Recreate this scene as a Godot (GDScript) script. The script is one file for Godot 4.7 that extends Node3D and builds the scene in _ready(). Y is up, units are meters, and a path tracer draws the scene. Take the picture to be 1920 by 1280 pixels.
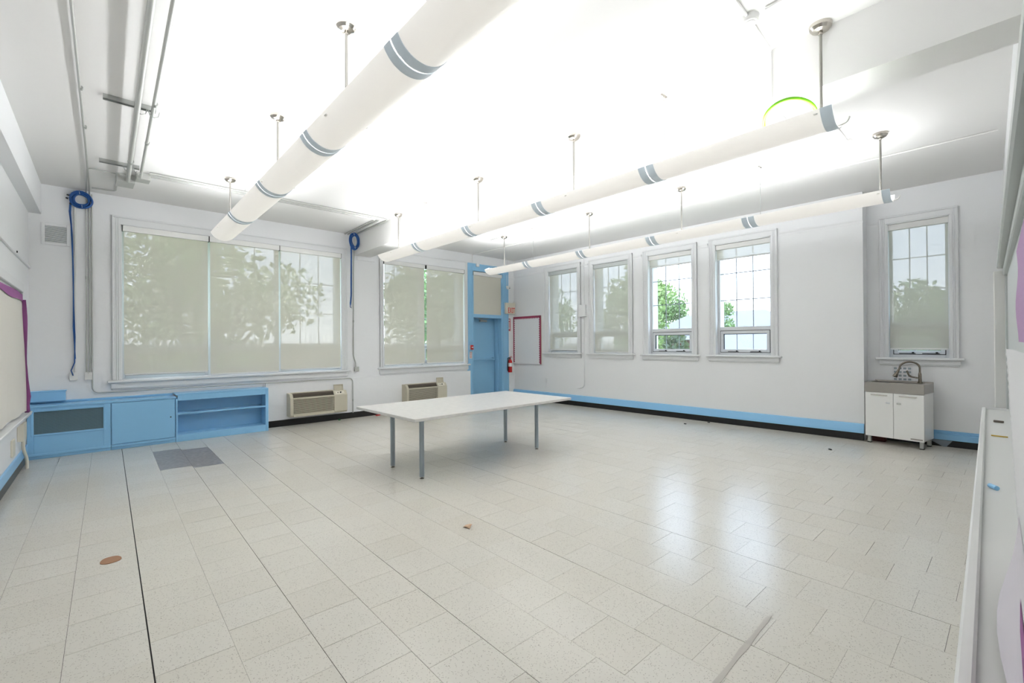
extends Node3D
# A classroom with three rows of hanging uplights, shaded windows, blue cabinets and a white table.
# y is up, metres. wall_back stands at z = ZA, wall_right at x = XB with a recess at x = XR, wall_left near x = -0.6, wall_front at z = ZD.

const EYE := Vector3(0, 1.447, 0)
const ZA := -8.70
const XB := 8.24
const XR := 8.535
const ZR := -1.296
const ZD := 0.14
const CEIL := 3.62
const TURN := -0.0233        # the tile grid is laid 1.3 degrees off the walls
const SWING := 0.005        # the front wall and its whiteboard
const LEAN := 0.0190         # the lamp rows and the beams run 1 degree off the walls

var M := {}
var taken := {}

# ------------------------------------------------------------------ mesh building
class MB:
	var v := PackedVector3Array()
	var n := PackedVector3Array()
	var t := PackedVector2Array()

	func tri(a: Vector3, b: Vector3, c: Vector3, na: Vector3, nb: Vector3, nc: Vector3) -> void:
		if (b - a).cross(c - a).dot(na + nb + nc) > 0.0:
			v.append_array([a, c, b]); n.append_array([na, nc, nb])
		else:
			v.append_array([a, b, c]); n.append_array([na, nb, nc])

	func flat(a: Vector3, b: Vector3, c: Vector3, out: Vector3) -> void:
		var k := (b - a).cross(c - a)
		if k.length() < 1e-12:
			return
		k = k.normalized()
		if k.dot(out) < 0.0:
			k = -k
		tri(a, b, c, k, k, k)

	func quad(a: Vector3, b: Vector3, c: Vector3, d: Vector3, out: Vector3) -> void:
		flat(a, b, c, out)
		flat(a, c, d, out)

	func soft(a: Vector3, b: Vector3, c: Vector3, d: Vector3, na: Vector3, nb: Vector3, nc: Vector3, nd: Vector3) -> void:
		tri(a, b, c, na, nb, nc)
		tri(a, c, d, na, nc, nd)

	func box(lo: Vector3, hi: Vector3, bevel := 0.0) -> MB:
		var c := (lo + hi) / 2.0
		var h := (hi - lo).abs() / 2.0
		var b: float = min(bevel, min(h.x, min(h.y, h.z)) * 0.9)
		var ax := [Vector3.RIGHT, Vector3.UP, Vector3.BACK]
		for i in 3:
			var j := (i + 1) % 3
			var k := (i + 2) % 3
			for s in [-1.0, 1.0]:
				var f: Vector3 = ax[i] * s
				var p: Vector3 = c + f * h[i]
				var u: Vector3 = ax[j] * (h[j] - b)
				var w: Vector3 = ax[k] * (h[k] - b)
				quad(p - u - w, p + u - w, p + u + w, p - u + w, f)
		if b > 0.0:
			for i in 3:
				var j := (i + 1) % 3
				var k := (i + 2) % 3
				for s in [-1.0, 1.0]:
					for q in [-1.0, 1.0]:
						var e: Vector3 = ax[k] * (h[k] - b)
						var p1: Vector3 = c + ax[i] * s * h[i] + ax[j] * q * (h[j] - b)
						var p2: Vector3 = c + ax[i] * s * (h[i] - b) + ax[j] * q * h[j]
						quad(p1 - e, p1 + e, p2 + e, p2 - e, ax[i] * s + ax[j] * q)
			for sx in [-1.0, 1.0]:
				for sy in [-1.0, 1.0]:
					for sz in [-1.0, 1.0]:
						var o := Vector3(sx, sy, sz)
						var g := o * h
						flat(c + g - Vector3(0, sy, sz) * b, c + g - Vector3(sx, 0, sz) * b, c + g - Vector3(sx, sy, 0) * b, o)
		return self

	func tube(pts: Array, r: float, sides := 8, caps := true) -> MB:
		var rings := []
		var dirs := []
		var side := Vector3.ZERO
		for i in pts.size():
			var d: Vector3 = (pts[min(i + 1, pts.size() - 1)] - pts[max(i - 1, 0)]).normalized()
			if side == Vector3.ZERO:
				side = d.cross(Vector3.UP if abs(d.y) < 0.9 else Vector3.RIGHT).normalized()
			side = (side - d * side.dot(d)).normalized()
			var up := d.cross(side)
			var ring := []
			for k in sides:
				var a := TAU * k / sides
				ring.append(side * cos(a) + up * sin(a))
			rings.append(ring)
			dirs.append(d)
		for i in pts.size() - 1:
			for k in sides:
				var l := (k + 1) % sides
				soft(pts[i] + rings[i][k] * r, pts[i] + rings[i][l] * r, pts[i + 1] + rings[i + 1][l] * r, pts[i + 1] + rings[i + 1][k] * r, rings[i][k], rings[i][l], rings[i + 1][l], rings[i + 1][k])
		if caps:
			for e in [0, pts.size() - 1]:
				for k in range(1, sides - 1):
					flat(pts[e] + rings[e][0] * r, pts[e] + rings[e][k] * r, pts[e] + rings[e][k + 1] * r, dirs[e] * (-1.0 if e == 0 else 1.0))
		return self

	# profile: Vector2(radius, height) from bottom to top, turned round the y axis at c
	func lathe(profile: Array, c := Vector3.ZERO, sides := 20) -> MB:
		for i in profile.size() - 1:
			var p: Vector2 = profile[i]
			var q: Vector2 = profile[i + 1]
			var s := (q - p).normalized()
			var m := Vector2(s.y, -s.x)
			for k in sides:
				var a := TAU * k / sides
				var b := TAU * (k + 1) / sides
				var da := Vector3(cos(a), 0, sin(a))
				var db := Vector3(cos(b), 0, sin(b))
				var na := da * m.x + Vector3.UP * m.y
				var nb := db * m.x + Vector3.UP * m.y
				soft(c + da * p.x + Vector3.UP * p.y, c + db * p.x + Vector3.UP * p.y, c + db * q.x + Vector3.UP * q.y, c + da * q.x + Vector3.UP * q.y, na, nb, nb, na)
		return self

	# a polygon in x, y drawn out along z
	func prism(poly: PackedVector2Array, z0: float, z1: float) -> MB:
		var idx := Geometry2D.triangulate_polygon(poly)
		for i in range(0, idx.size(), 3):
			for e in [[z0, Vector3.FORWARD], [z1, Vector3.BACK]]:
				var q := []
				for k in 3:
					q.append(Vector3(poly[idx[i + k]].x, poly[idx[i + k]].y, e[0]))
				var s: Vector3 = e[1] * signf(z1 - z0)
				flat(q[0], q[1], q[2], s)
		var turn := -1.0 if Geometry2D.is_polygon_clockwise(poly) else 1.0
		for i in poly.size():
			var a := poly[i]
			var b := poly[(i + 1) % poly.size()]
			var d := (b - a)
			var o := Vector3(d.y, -d.x, 0) * turn
			quad(Vector3(a.x, a.y, z0), Vector3(b.x, b.y, z0), Vector3(b.x, b.y, z1), Vector3(a.x, a.y, z1), o)
		return self

	# x and z change places
	func swapped() -> MB:
		for i in range(0, v.size(), 3):
			for k in 3:
				v[i + k] = Vector3(v[i + k].z, v[i + k].y, v[i + k].x)
				n[i + k] = Vector3(n[i + k].z, n[i + k].y, n[i + k].x)
			var p := v[i + 1]
			v[i + 1] = v[i + 2]
			v[i + 2] = p
			var q := n[i + 1]
			n[i + 1] = n[i + 2]
			n[i + 2] = q
		return self

	# a sheet through a grid of points, with thickness
	func sheet(g: Array, thick := 0.0008) -> MB:
		for side in [1.0, -1.0]:
			for i in g.size() - 1:
				for j in g[0].size() - 1:
					var k: Vector3 = (g[i + 1][j] - g[i][j]).cross(g[i][j + 1] - g[i][j]).normalized() * side
					var o := k * thick * 0.5
					quad(g[i][j] + o, g[i + 1][j] + o, g[i + 1][j + 1] + o, g[i][j + 1] + o, k)
		return self

	func mesh() -> ArrayMesh:
		var a := []
		a.resize(Mesh.ARRAY_MAX)
		a[Mesh.ARRAY_VERTEX] = v
		a[Mesh.ARRAY_NORMAL] = n
		var m := ArrayMesh.new()
		m.add_surface_from_arrays(Mesh.PRIMITIVE_TRIANGLES, a)
		return m

func mb() -> MB:
	return MB.new()

func bx(x0: float, x1: float, y0: float, y1: float, z0: float, z1: float, bevel := 0.0) -> MB:
	return MB.new().box(Vector3(x0, y0, z0), Vector3(x1, y1, z1), bevel)

# ------------------------------------------------------------------ nodes
func numbered(called: String) -> String:
	var k: int = taken.get(called, 0)
	taken[called] = k + 1
	return called if k == 0 else "%s_%03d" % [called, k]

func tag(o: Node3D, label: String, category: String, group := "", kind := "") -> Node3D:
	if label: o.set_meta("label", label)
	if category: o.set_meta("category", category)
	if group: o.set_meta("group", group)
	if kind: o.set_meta("kind", kind)
	return o

func thing(called: String, label: String, category: String, at := Vector3.ZERO, turn := 0.0, group := "") -> Node3D:
	var o := Node3D.new()
	o.name = numbered(called)
	add_child(o)
	o.position = at
	o.rotation.y = turn
	return tag(o, label, category, group)

func part(parent: Node3D, called: String, shape: Variant, m: Material, at := Vector3.ZERO, label := "") -> MeshInstance3D:
	var o := MeshInstance3D.new()
	o.name = called
	o.mesh = shape.mesh() if shape is MB else shape
	o.material_override = m
	o.position = at
	if label: o.set_meta("label", label)
	parent.add_child(o, true)
	return o

func single(called: String, shape: Variant, m: Material, label: String, category: String, at := Vector3.ZERO, turn := 0.0, group := "") -> MeshInstance3D:
	var o := part(self, numbered(called), shape, m, at)
	o.rotation.y = turn
	tag(o, label, category, group)
	return o

func struct(called: String, label: String, category: String, at := Vector3.ZERO, turn := 0.0) -> Node3D:
	var o := thing(called, label, category, at, turn)
	o.set_meta("kind", "structure")
	return o

func pipe_path(pts: Array, bend := 0.06, steps := 5) -> Array:
	var out := [pts[0]]
	for i in range(1, pts.size() - 1):
		var a: Vector3 = pts[i - 1]
		var b: Vector3 = pts[i]
		var c: Vector3 = pts[i + 1]
		var r: float = min(bend, min(a.distance_to(b), b.distance_to(c)) * 0.45)
		var p := b + (a - b).normalized() * r
		var q := b + (c - b).normalized() * r
		for k in steps + 1:
			var s := float(k) / steps
			out.append(p.lerp(b, s).lerp(b.lerp(q, s), s))
	out.append(pts[-1])
	return out

# ------------------------------------------------------------------ materials
func mat(c: Color, rough := 0.6, metal := 0.0) -> StandardMaterial3D:
	var m := StandardMaterial3D.new()
	m.albedo_color = c
	m.roughness = rough
	m.metallic = metal
	return m

func grain(m: StandardMaterial3D, freq: float, depth: float, size := 1.0, seed_ := 1) -> StandardMaterial3D:
	var f := FastNoiseLite.new()
	f.seed = seed_
	f.frequency = freq
	f.fractal_octaves = 4
	var t := NoiseTexture2D.new()
	t.width = 256; t.height = 256; t.seamless = true
	t.noise = f
	m.heightmap_enabled = true
	m.heightmap_texture = t
	m.heightmap_scale = depth
	m.uv1_triplanar = true
	m.uv1_world_triplanar = true
	m.uv1_scale = Vector3.ONE / size
	return m

func tint_noise(m: StandardMaterial3D, freq: float, lo: Color, hi: Color, size := 2.0, seed_ := 3, px := 256) -> StandardMaterial3D:
	var f := FastNoiseLite.new()
	f.seed = seed_
	f.frequency = freq
	f.fractal_octaves = 5
	var t := NoiseTexture2D.new()
	t.width = px; t.height = px; t.seamless = true
	t.noise = f
	var g := Gradient.new()
	g.colors = PackedColorArray([lo, hi])
	g.offsets = PackedFloat32Array([0.25, 0.75])
	t.color_ramp = g
	m.albedo_texture = t
	m.albedo_color = Color.WHITE
	m.uv1_triplanar = true
	m.uv1_world_triplanar = true
	m.uv1_scale = Vector3.ONE / size
	return m

func fleck_image(seed_: int, base: Color, dark: Color, count: int) -> ImageTexture:
	var rng := RandomNumberGenerator.new()
	rng.seed = seed_
	var s := 1024
	var im := Image.create(s, s, false, Image.FORMAT_RGB8)
	im.fill(base)
	for i in count:
		var x := rng.randf() * s
		var y := rng.randf() * s
		var a := rng.randf() * TAU
		var l := rng.randf_range(2.0, 7.0)
		var w := rng.randf_range(0.3, 1.3)
		var c := base.lerp(dark, rng.randf_range(0.15, 0.6))
		var k := 0.0
		while k < l:
			var px := int(x + cos(a) * k)
			var py := int(y + sin(a) * k)
			var r := int(ceil(w * (1.0 - abs(k / l - 0.5))))
			for dx in r + 1:
				for dy in r + 1:
					im.set_pixel(posmod(px + dx, s), posmod(py + dy, s), c)
			k += 1.0
	return ImageTexture.create_from_image(im)

func materials() -> void:
	M.wall = grain(mat(Color(0.953, 0.957, 0.962), 0.55), 0.03, 0.05, 0.8, 2)
	M.ceiling = grain(mat(Color(0.925, 0.92, 0.912), 0.75), 0.03, 0.06, 0.9, 4)
	M.trim = mat(Color(0.925, 0.93, 0.935), 0.32)
	M.white = mat(Color(0.90, 0.90, 0.89), 0.4)
	M.gloss_white = mat(Color(0.965, 0.965, 0.955), 0.18)
	M.vinyl = mat(Color(0.88, 0.89, 0.90), 0.28)
	M.blue = mat(Color(0.57, 0.79, 0.95), 0.28)
	M.blue_door = mat(Color(0.565, 0.765, 0.90), 0.33)
	M.black_base = mat(Color(0.045, 0.045, 0.05), 0.3)
	M.black = mat(Color(0.03, 0.03, 0.035), 0.5)
	M.steel = mat(Color(0.70, 0.71, 0.70), 0.32, 0.85)
	M.zinc = mat(Color(0.74, 0.745, 0.73), 0.42, 0.45)
	M.rod = mat(Color(0.58, 0.57, 0.55), 0.4, 0.6)
	M.nickel = mat(Color(0.72, 0.70, 0.67), 0.22, 1.0)
	M.bronze_nickel = mat(Color(0.50, 0.47, 0.43), 0.25, 1.0)
	M.brushed = mat(Color(0.66, 0.645, 0.625), 0.34, 0.9)
	M.leg_grey = mat(Color(0.60, 0.645, 0.675), 0.35, 0.3)
	M.table = tint_noise(mat(Color.WHITE, 0.33), 0.05, Color(0.845, 0.838, 0.825), Color(0.87, 0.86, 0.845), 1.2, 9)
	M.shade = mat(Color(0.88, 0.87, 0.82), 0.9)
	M.shade.transparency = BaseMaterial3D.TRANSPARENCY_ALPHA
	M.shade.albedo_color.a = 0.92
	M.shade.backlight_enabled = true
	M.shade.backlight = Color(0.22, 0.22, 0.205)
	M.open_shade = M.shade.duplicate()
	M.open_shade.albedo_color = Color(0.82, 0.825, 0.79, 0.89)
	M.glass = mat(Color(1, 1, 1, 0.04), 0.02)
	M.glass.transparency = BaseMaterial3D.TRANSPARENCY_ALPHA
	M.muntin = mat(Color(0.60, 0.63, 0.66), 0.4)
	M.gasket = mat(Color(0.07, 0.07, 0.08), 0.6)
	M.beige = mat(Color(0.80, 0.775, 0.70), 0.45)
	M.beige_dark = mat(Color(0.42, 0.385, 0.34), 0.6)
	M.band = mat(Color(0.88, 0.93, 0.97), 0.4)
	M.cable_blue = mat(Color(0.09, 0.31, 0.58), 0.4)
	M.lens = mat(Color(0.93, 0.93, 0.92), 0.38)
	M.lens.emission_enabled = true
	M.lens.emission = Color(1.0, 0.975, 0.94)
	M.lens.emission_energy_multiplier = 0.32
	M.tube = mat(Color(0.95, 0.95, 0.95), 0.5)
	M.tube.emission_enabled = true
	M.tube.emission = Color(1.0, 0.98, 0.96)
	M.tube.emission_energy_multiplier = 1.6
	M.mesh_grille = mat(Color(0.40, 0.47, 0.50), 0.6)
	M.wire = mat(Color(0.46, 0.58, 0.64), 0.5)
	M.red = mat(Color(0.72, 0.06, 0.07), 0.3)
	M.red_print = mat(Color(0.80, 0.13, 0.10), 0.5)
	M.dark_red = mat(Color(0.33, 0.08, 0.07), 0.6)
	M.cream_sign = mat(Color(0.90, 0.88, 0.82), 0.45)
	M.maroon = mat(Color(0.60, 0.23, 0.34), 0.7)
	M.purple = mat(Color(0.62, 0.36, 0.60), 0.7)
	M.paper = grain(mat(Color(0.90, 0.885, 0.85), 0.8), 0.01, 0.6, 1.5, 8)
	M.white_paper = mat(Color(0.93, 0.93, 0.94), 0.7)
	M.lilac = mat(Color(0.72, 0.58, 0.74), 0.7)
	M.pale_paper = mat(Color(0.86, 0.84, 0.87), 0.7)
	M.board = mat(Color(0.80, 0.82, 0.82), 0.3)
	M.grey_frame = mat(Color(0.77, 0.79, 0.785), 0.4)
	M.hoop = mat(Color(0.42, 0.72, 0.06), 0.35)
	M.cardboard = mat(Color(0.62, 0.47, 0.36), 0.8)
	M.tan = mat(Color(0.78, 0.66, 0.55), 0.8)
	M.plastic_grey = mat(Color(0.52, 0.56, 0.60), 0.25)
	M.residue = mat(Color(0.76, 0.74, 0.71), 0.7)
	M.floor_gap = mat(Color(0.10, 0.095, 0.085), 0.9)
	var flecks := fleck_image(5, Color(0.862, 0.845, 0.805), Color(0.44, 0.41, 0.37), 3400)
	M.tiles = []
	for c in [Color(1, 1, 1), Color(0.994, 0.992, 0.989), Color(0.996, 0.997, 0.999), Color(0.987, 0.985, 0.981)]:
		var m := mat(c, 0.22)
		m.albedo_texture = flecks
		m.uv1_triplanar = true
		m.uv1_world_triplanar = true
		m.uv1_scale = Vector3.ONE / 0.93
		m.metallic_specular = 0.5
		M.tiles.append(m)
	M.tile_grey = tint_noise(mat(Color.WHITE, 0.35), 0.05, Color(0.53, 0.52, 0.52), Color(0.60, 0.59, 0.585), 0.8, 17)
	M.asphalt_roof = tint_noise(mat(Color.WHITE, 0.9), 0.2, Color(0.44, 0.45, 0.48), Color(0.54, 0.55, 0.58), 3.0, 21)
	M.brick = tint_noise(mat(Color.WHITE, 0.9), 0.2, Color(0.44, 0.26, 0.22), Color(0.54, 0.33, 0.28), 2.0, 22)
	M.siding = mat(Color(0.56, 0.56, 0.56), 0.7)
	M.bark = mat(Color(0.30, 0.25, 0.20), 0.9)
	M.lawn = tint_noise(mat(Color.WHITE, 0.95), 0.1, Color(0.28, 0.40, 0.18), Color(0.42, 0.52, 0.26), 6.0, 23)
	M.leaf = []
	for c in [Color(0.50, 0.62, 0.38), Color(0.40, 0.53, 0.33), Color(0.27, 0.34, 0.27)]:
		var m := mat(c, 0.6)
		m.backlight_enabled = true
		m.backlight = Color(0.36, 0.42, 0.20)
		M.leaf.append(m)
	M.dark_window = mat(Color(0.18, 0.20, 0.23), 0.15)

# ------------------------------------------------------------------ setting
func csg_wall(called: String, label: String, size: Vector3, at: Vector3, holes: Array, m: Material, turn := 0.0) -> CSGBox3D:
	var w := CSGBox3D.new()
	w.name = called
	w.size = size
	w.material = m
	add_child(w)
	w.position = at
	w.rotation.y = turn
	for h in holes:
		var o := CSGBox3D.new()
		o.name = "opening"
		o.operation = CSGShape3D.OPERATION_SUBTRACTION
		o.size = h[1] - h[0]
		o.position = (h[0] + h[1]) / 2.0 - at
		o.material = m
		w.add_child(o, true)
	tag(w, label, "wall", "", "structure")
	return w

func in_view(p: Vector3) -> bool:
	var c := (Basis.from_euler(Vector3(deg_to_rad(0.211), deg_to_rad(-43.182), deg_to_rad(-0.387))).inverse()) * (p - EYE)
	return c.z < -0.1 and abs(c.x / -c.z) < 1.16 and abs(c.y / -c.z) < 0.79

func build_floor() -> void:
	var fl := struct("floor", "off-white speckled vinyl tile floor with dark joints", "floor")
	var slab := mb().prism(PackedVector2Array([Vector2(-0.95, -9.1), Vector2(9.0, -9.1), Vector2(9.0, 0.5), Vector2(-0.95, 0.5)]), 0.0035, 0.30)
	var so := part(fl, "subfloor", slab, M.floor_gap)
	so.rotation.x = PI / 2
	var s := 0.3048
	var gaps := {0: 0.0062, 1: 0.0010, 2: 0.0030, 3: 0.0022, 4: 0.0034, 5: 0.0011, 6: 0.0018, 7: 0.0036, 10: 0.0038, 11: 0.0014, 14: 0.0026, 18: 0.0024, -1: 0.0016, -2: 0.0014}
	var rng := RandomNumberGenerator.new()
	rng.seed = 77
	var spots := []
	var shapes := {}
	for k in range(-4, 29):
		var g0: float = gaps.get(k, 0.0012)
		var g1: float = gaps.get(k + 1, 0.0012)
		var a0 := 0.150 + s * k + g0 / 2
		var a1 := 0.150 + s * (k + 1) - g1 / 2
		var wide := a1 - a0
		var ph := 0.070 if posmod(k, 2) == 1 else 0.2224
		var vary := []
		for q in 3:
			var ln: float = s - [0.0009, 0.0013, 0.0022][q]
			vary.append([mb().box(Vector3(-wide / 2, -0.0032, -ln / 2), Vector3(wide / 2, 0, ln / 2)), ln])
		shapes[k] = vary
		for j in range(-33, 5):
			var b := ph + s * (j + 0.5)
			var a := (a0 + a1) / 2
			var p := Vector3(a, 0, b).rotated(Vector3.UP, TURN)
			if p.x < -0.95 or p.x > XR + 0.2 or p.z < ZA - 0.15 or p.z > ZD + 0.12:
				continue
			if p.x > XB + 0.2 and p.z < ZR - 0.2:
				continue
			var grey := (k == 1 and j <= -23 and j >= -26) or (k == 2 and j <= -23 and j >= -26)
			var d := p.distance_to(EYE)
			spots.append({"k": k, "p": p, "grey": grey, "q": [0, 0, 0, 1, 1, 2][rng.randi() % 6], "m": rng.randi() % 4, "tx": rng.randf_range(-0.0022, 0.0022), "tz": rng.randf_range(-0.0022, 0.0022), "d": (d if in_view(p) else d + 100.0) - (100.0 if grey else 0.0)})
	spots.sort_custom(func(x, y): return x.d < y.d)
	var far := []
	for q in 4:
		far.append(mb())
	var meshes := {}
	for i in spots.size():
		var t: Dictionary = spots[i]
		var bs := Basis(Vector3.UP, TURN) * Basis.from_euler(Vector3(t.tx, 0, t.tz))
		if i < 300:
			var key := "%d_%d" % [t.k, t.q]
			if not meshes.has(key):
				meshes[key] = shapes[t.k][t.q][0].mesh()
			var o := part(fl, "tile", meshes[key], M.tile_grey if t.grey else M.tiles[t.m], t.p)
			o.basis = bs
			if t.grey:
				o.set_meta("label", "grey replacement tile")
		else:
			var src: MB = shapes[t.k][t.q][0]
			var dst: MB = far[t.m]
			for x in src.v.size():
				dst.v.append(t.p + bs * src.v[x])
				dst.n.append(bs * src.n[x])
	for q in 4:
		var o := part(fl, "far_tiles", far[q], M.tiles[q])
		o.set_meta("kind", "stuff")

func left_x(z: float) -> float:
	return -0.567 - 0.02 * (z - ZA)

func build_shell() -> void:
	build_floor()
	# openings: back wall windows and door, right wall windows
	var th := 0.42
	var holes := [
		[Vector3(0.36, 0.96, ZA - 1), Vector3(3.61, 3.21, ZA + 1)],
		[Vector3(4.49, 0.98, ZA - 1), Vector3(6.60, 3.21, ZA + 1)],
		[Vector3(6.85, -0.5, ZA - 1), Vector3(7.80, 3.22, ZA + 1)],
	]
	csg_wall("wall_back", "light grey painted wall with wide shaded windows and blue door", Vector3(10.2, 4.3, th), Vector3(4.0, 1.85, ZA - th / 2), holes, M.wall)
	var rh := []
	for c in [-7.02, -5.67, -4.31, -2.97]:
		rh.append([Vector3(XB - 1, 1.21, c - 0.46), Vector3(XB + 1, 3.19, c + 0.46)])
	csg_wall("wall_right", "light grey painted wall with four narrow windows", Vector3(0.40, 4.3, -ZA + ZR + 0.1), Vector3(XB + 0.2, 1.85, (ZA - 0.1 + ZR) / 2), rh, M.wall)
	csg_wall("wall_recess", "light grey wall set back behind the sink", Vector3(0.40, 4.3, ZD - ZR + 0.4), Vector3(XR + 0.2, 1.85, (ZR + ZD) / 2 + 0.15), [[Vector3(XR - 1, 1.20, -0.73 - 0.33), Vector3(XR + 1, 3.15, -0.73 + 0.33)]], M.wall)
	part(struct("wall_left", "light grey wall with a covered pin board", "wall", Vector3(left_x(ZA), 0, ZA), -0.02), "plaster", bx(-0.5, 0, -0.3, 4.0, -0.2, 9.3), M.wall)
	csg_wall("wall_front", "light grey wall carrying the whiteboard beside the camera", Vector3(10.4, 4.3, 0.3), Vector3(4.0, 1.85, ZD + 0.15 - 4.0 * SWING), [], M.wall, SWING)
	var ce := struct("ceiling", "white painted plaster ceiling", "ceiling")
	part(ce, "plaster", bx(-1.2, 9.0, CEIL, CEIL + 0.3, ZA - 0.3, ZD + 0.3), M.ceiling)
	# beams
	part(struct("ceiling_beam", "deep white plaster beam above the middle lamp row", "beam", Vector3(3.705, 3.215, 0), -LEAN), "plaster", bx(0, 0.345, 0, CEIL - 3.215 + 0.02, ZA - 0.1, ZD + 0.1), M.ceiling)
	part(struct("ceiling_beam_001", "shallow plaster beam along the left wall", "beam", Vector3(left_x(ZA), 3.215, ZA), -0.02), "plaster", bx(-0.1, 0.117, 0, CEIL - 3.215 + 0.02, -0.1, 9.0), M.wall)
	# lower wall under the windows stands a little proud
	part(struct("wall_apron", "proud lower wall under the back windows", "wall"), "plaster", bx(2.25, 6.745, 0.0, 0.79, ZA - 0.05, ZA + 0.045, 0.004), M.wall)
	# baseboards
	var b1 := struct("baseboard_back", "black vinyl cove base along the back wall", "baseboard")
	part(b1, "cove_base", bx(2.24, 6.72, 0.0, 0.112, ZA + 0.03, ZA + 0.060, 0.003), M.black_base)
	var b2 := struct("baseboard_right", "blue painted baseboard over a black cove base under four windows", "baseboard")
	part(b2, "board", mb().prism(PackedVector2Array([Vector2(XB - 0.055, 0.105), Vector2(XB - 0.05, 0.14), Vector2(XB - 0.028, 0.228), Vector2(XB - 0.01, 0.238), Vector2(XB + 0.02, 0.238), Vector2(XB + 0.02, 0.105)]), ZA, ZR), M.blue)
	part(b2, "cove_base", bx(XB - 0.05, XB + 0.02, 0.0, 0.107, ZA, ZR - 0.002, 0.003), M.black_base)
	var b3 := struct("baseboard_recess", "blue moulded baseboard over a black base in the recess", "baseboard")
	part(b3, "board", mb().prism(PackedVector2Array([Vector2(XR - 0.03, 0.09), Vector2(XR - 0.03, 0.165), Vector2(XR - 0.02, 0.172), Vector2(XR - 0.024, 0.186), Vector2(XR - 0.010, 0.192), Vector2(XR - 0.014, 0.206), Vector2(XR, 0.214), Vector2(XR + 0.02, 0.214), Vector2(XR + 0.02, 0.09)]), ZR, ZD), M.blue)
	part(b3, "cove_base", bx(XR - 0.022, XR + 0.02, 0.0, 0.092, ZR, ZD, 0.003), M.black_base)
	var b4 := struct("baseboard_left", "blue baseboard over a dark base along the left wall", "baseboard", Vector3(left_x(ZA), 0, ZA), -0.02)
	part(b4, "board", bx(-0.01, 0.02, 0.105, 0.21, 0.33, 8.9, 0.004), M.blue)
	part(b4, "cove_base", bx(-0.01, 0.012, 0.0, 0.107, 0.33, 8.9, 0.003), M.black_base)
	# picture rails
	var rail := PackedVector2Array([Vector2(0, -0.035), Vector2(0.012, -0.035), Vector2(0.016, -0.01), Vector2(0.03, 0.012), Vector2(0.034, 0.03), Vector2(0, 0.03)])
	for r in [["trim_1", "white picture rail on the wall left of the nearest window", -0.02, 3.20, XB, [[-8.66, -7.60], [-6.45, -6.25], [-5.10, -4.90], [-3.74, -3.55], [-2.39, ZR + 0.004]]], ["trim_2", "short picture rail in the recess", -0.02, 3.17, XR, [[ZR, -1.165]]]]:
		var o := struct(r[0], r[1], "trim", Vector3(r[4], r[3], 0))
		for seg in r[5]:
			var flip := PackedVector2Array()
			for p in rail:
				flip.append(Vector2(-p.x + 0.004, p.y))
			part(o, "rail", mb().prism(flip, seg[0], seg[1]), M.wall)
	var o3 := struct("trim_3", "picture rail on the back wall beside the wide window", "trim", Vector3(0, 3.165, ZA))
	for seg in [[3.92, 4.30], [8.03, XB]]:
		part(o3, "rail", mb().prism(PackedVector2Array([Vector2(seg[0], -0.035), Vector2(seg[1], -0.035), Vector2(seg[1], 0.03), Vector2(seg[0], 0.03)]), -0.004, 0.026), M.wall)
	var o4 := struct("trim_4", "narrow rail with a thumb tack on the left wall", "trim", Vector3(left_x(ZA), 2.49, ZA), -0.02)
	part(o4, "rail", bx(-0.004, 0.022, -0.022, 0.022, 0.01, 8.8, 0.006), M.wall)
	part(o4, "tack", mb().lathe([Vector2(0, 0), Vector2(0.012, 0.002), Vector2(0.012, 0.008), Vector2(0, 0.012)], Vector3.ZERO, 10), M.black, Vector3(0.024, 0.0, 1.35)).rotation.z = -PI / 2

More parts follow.
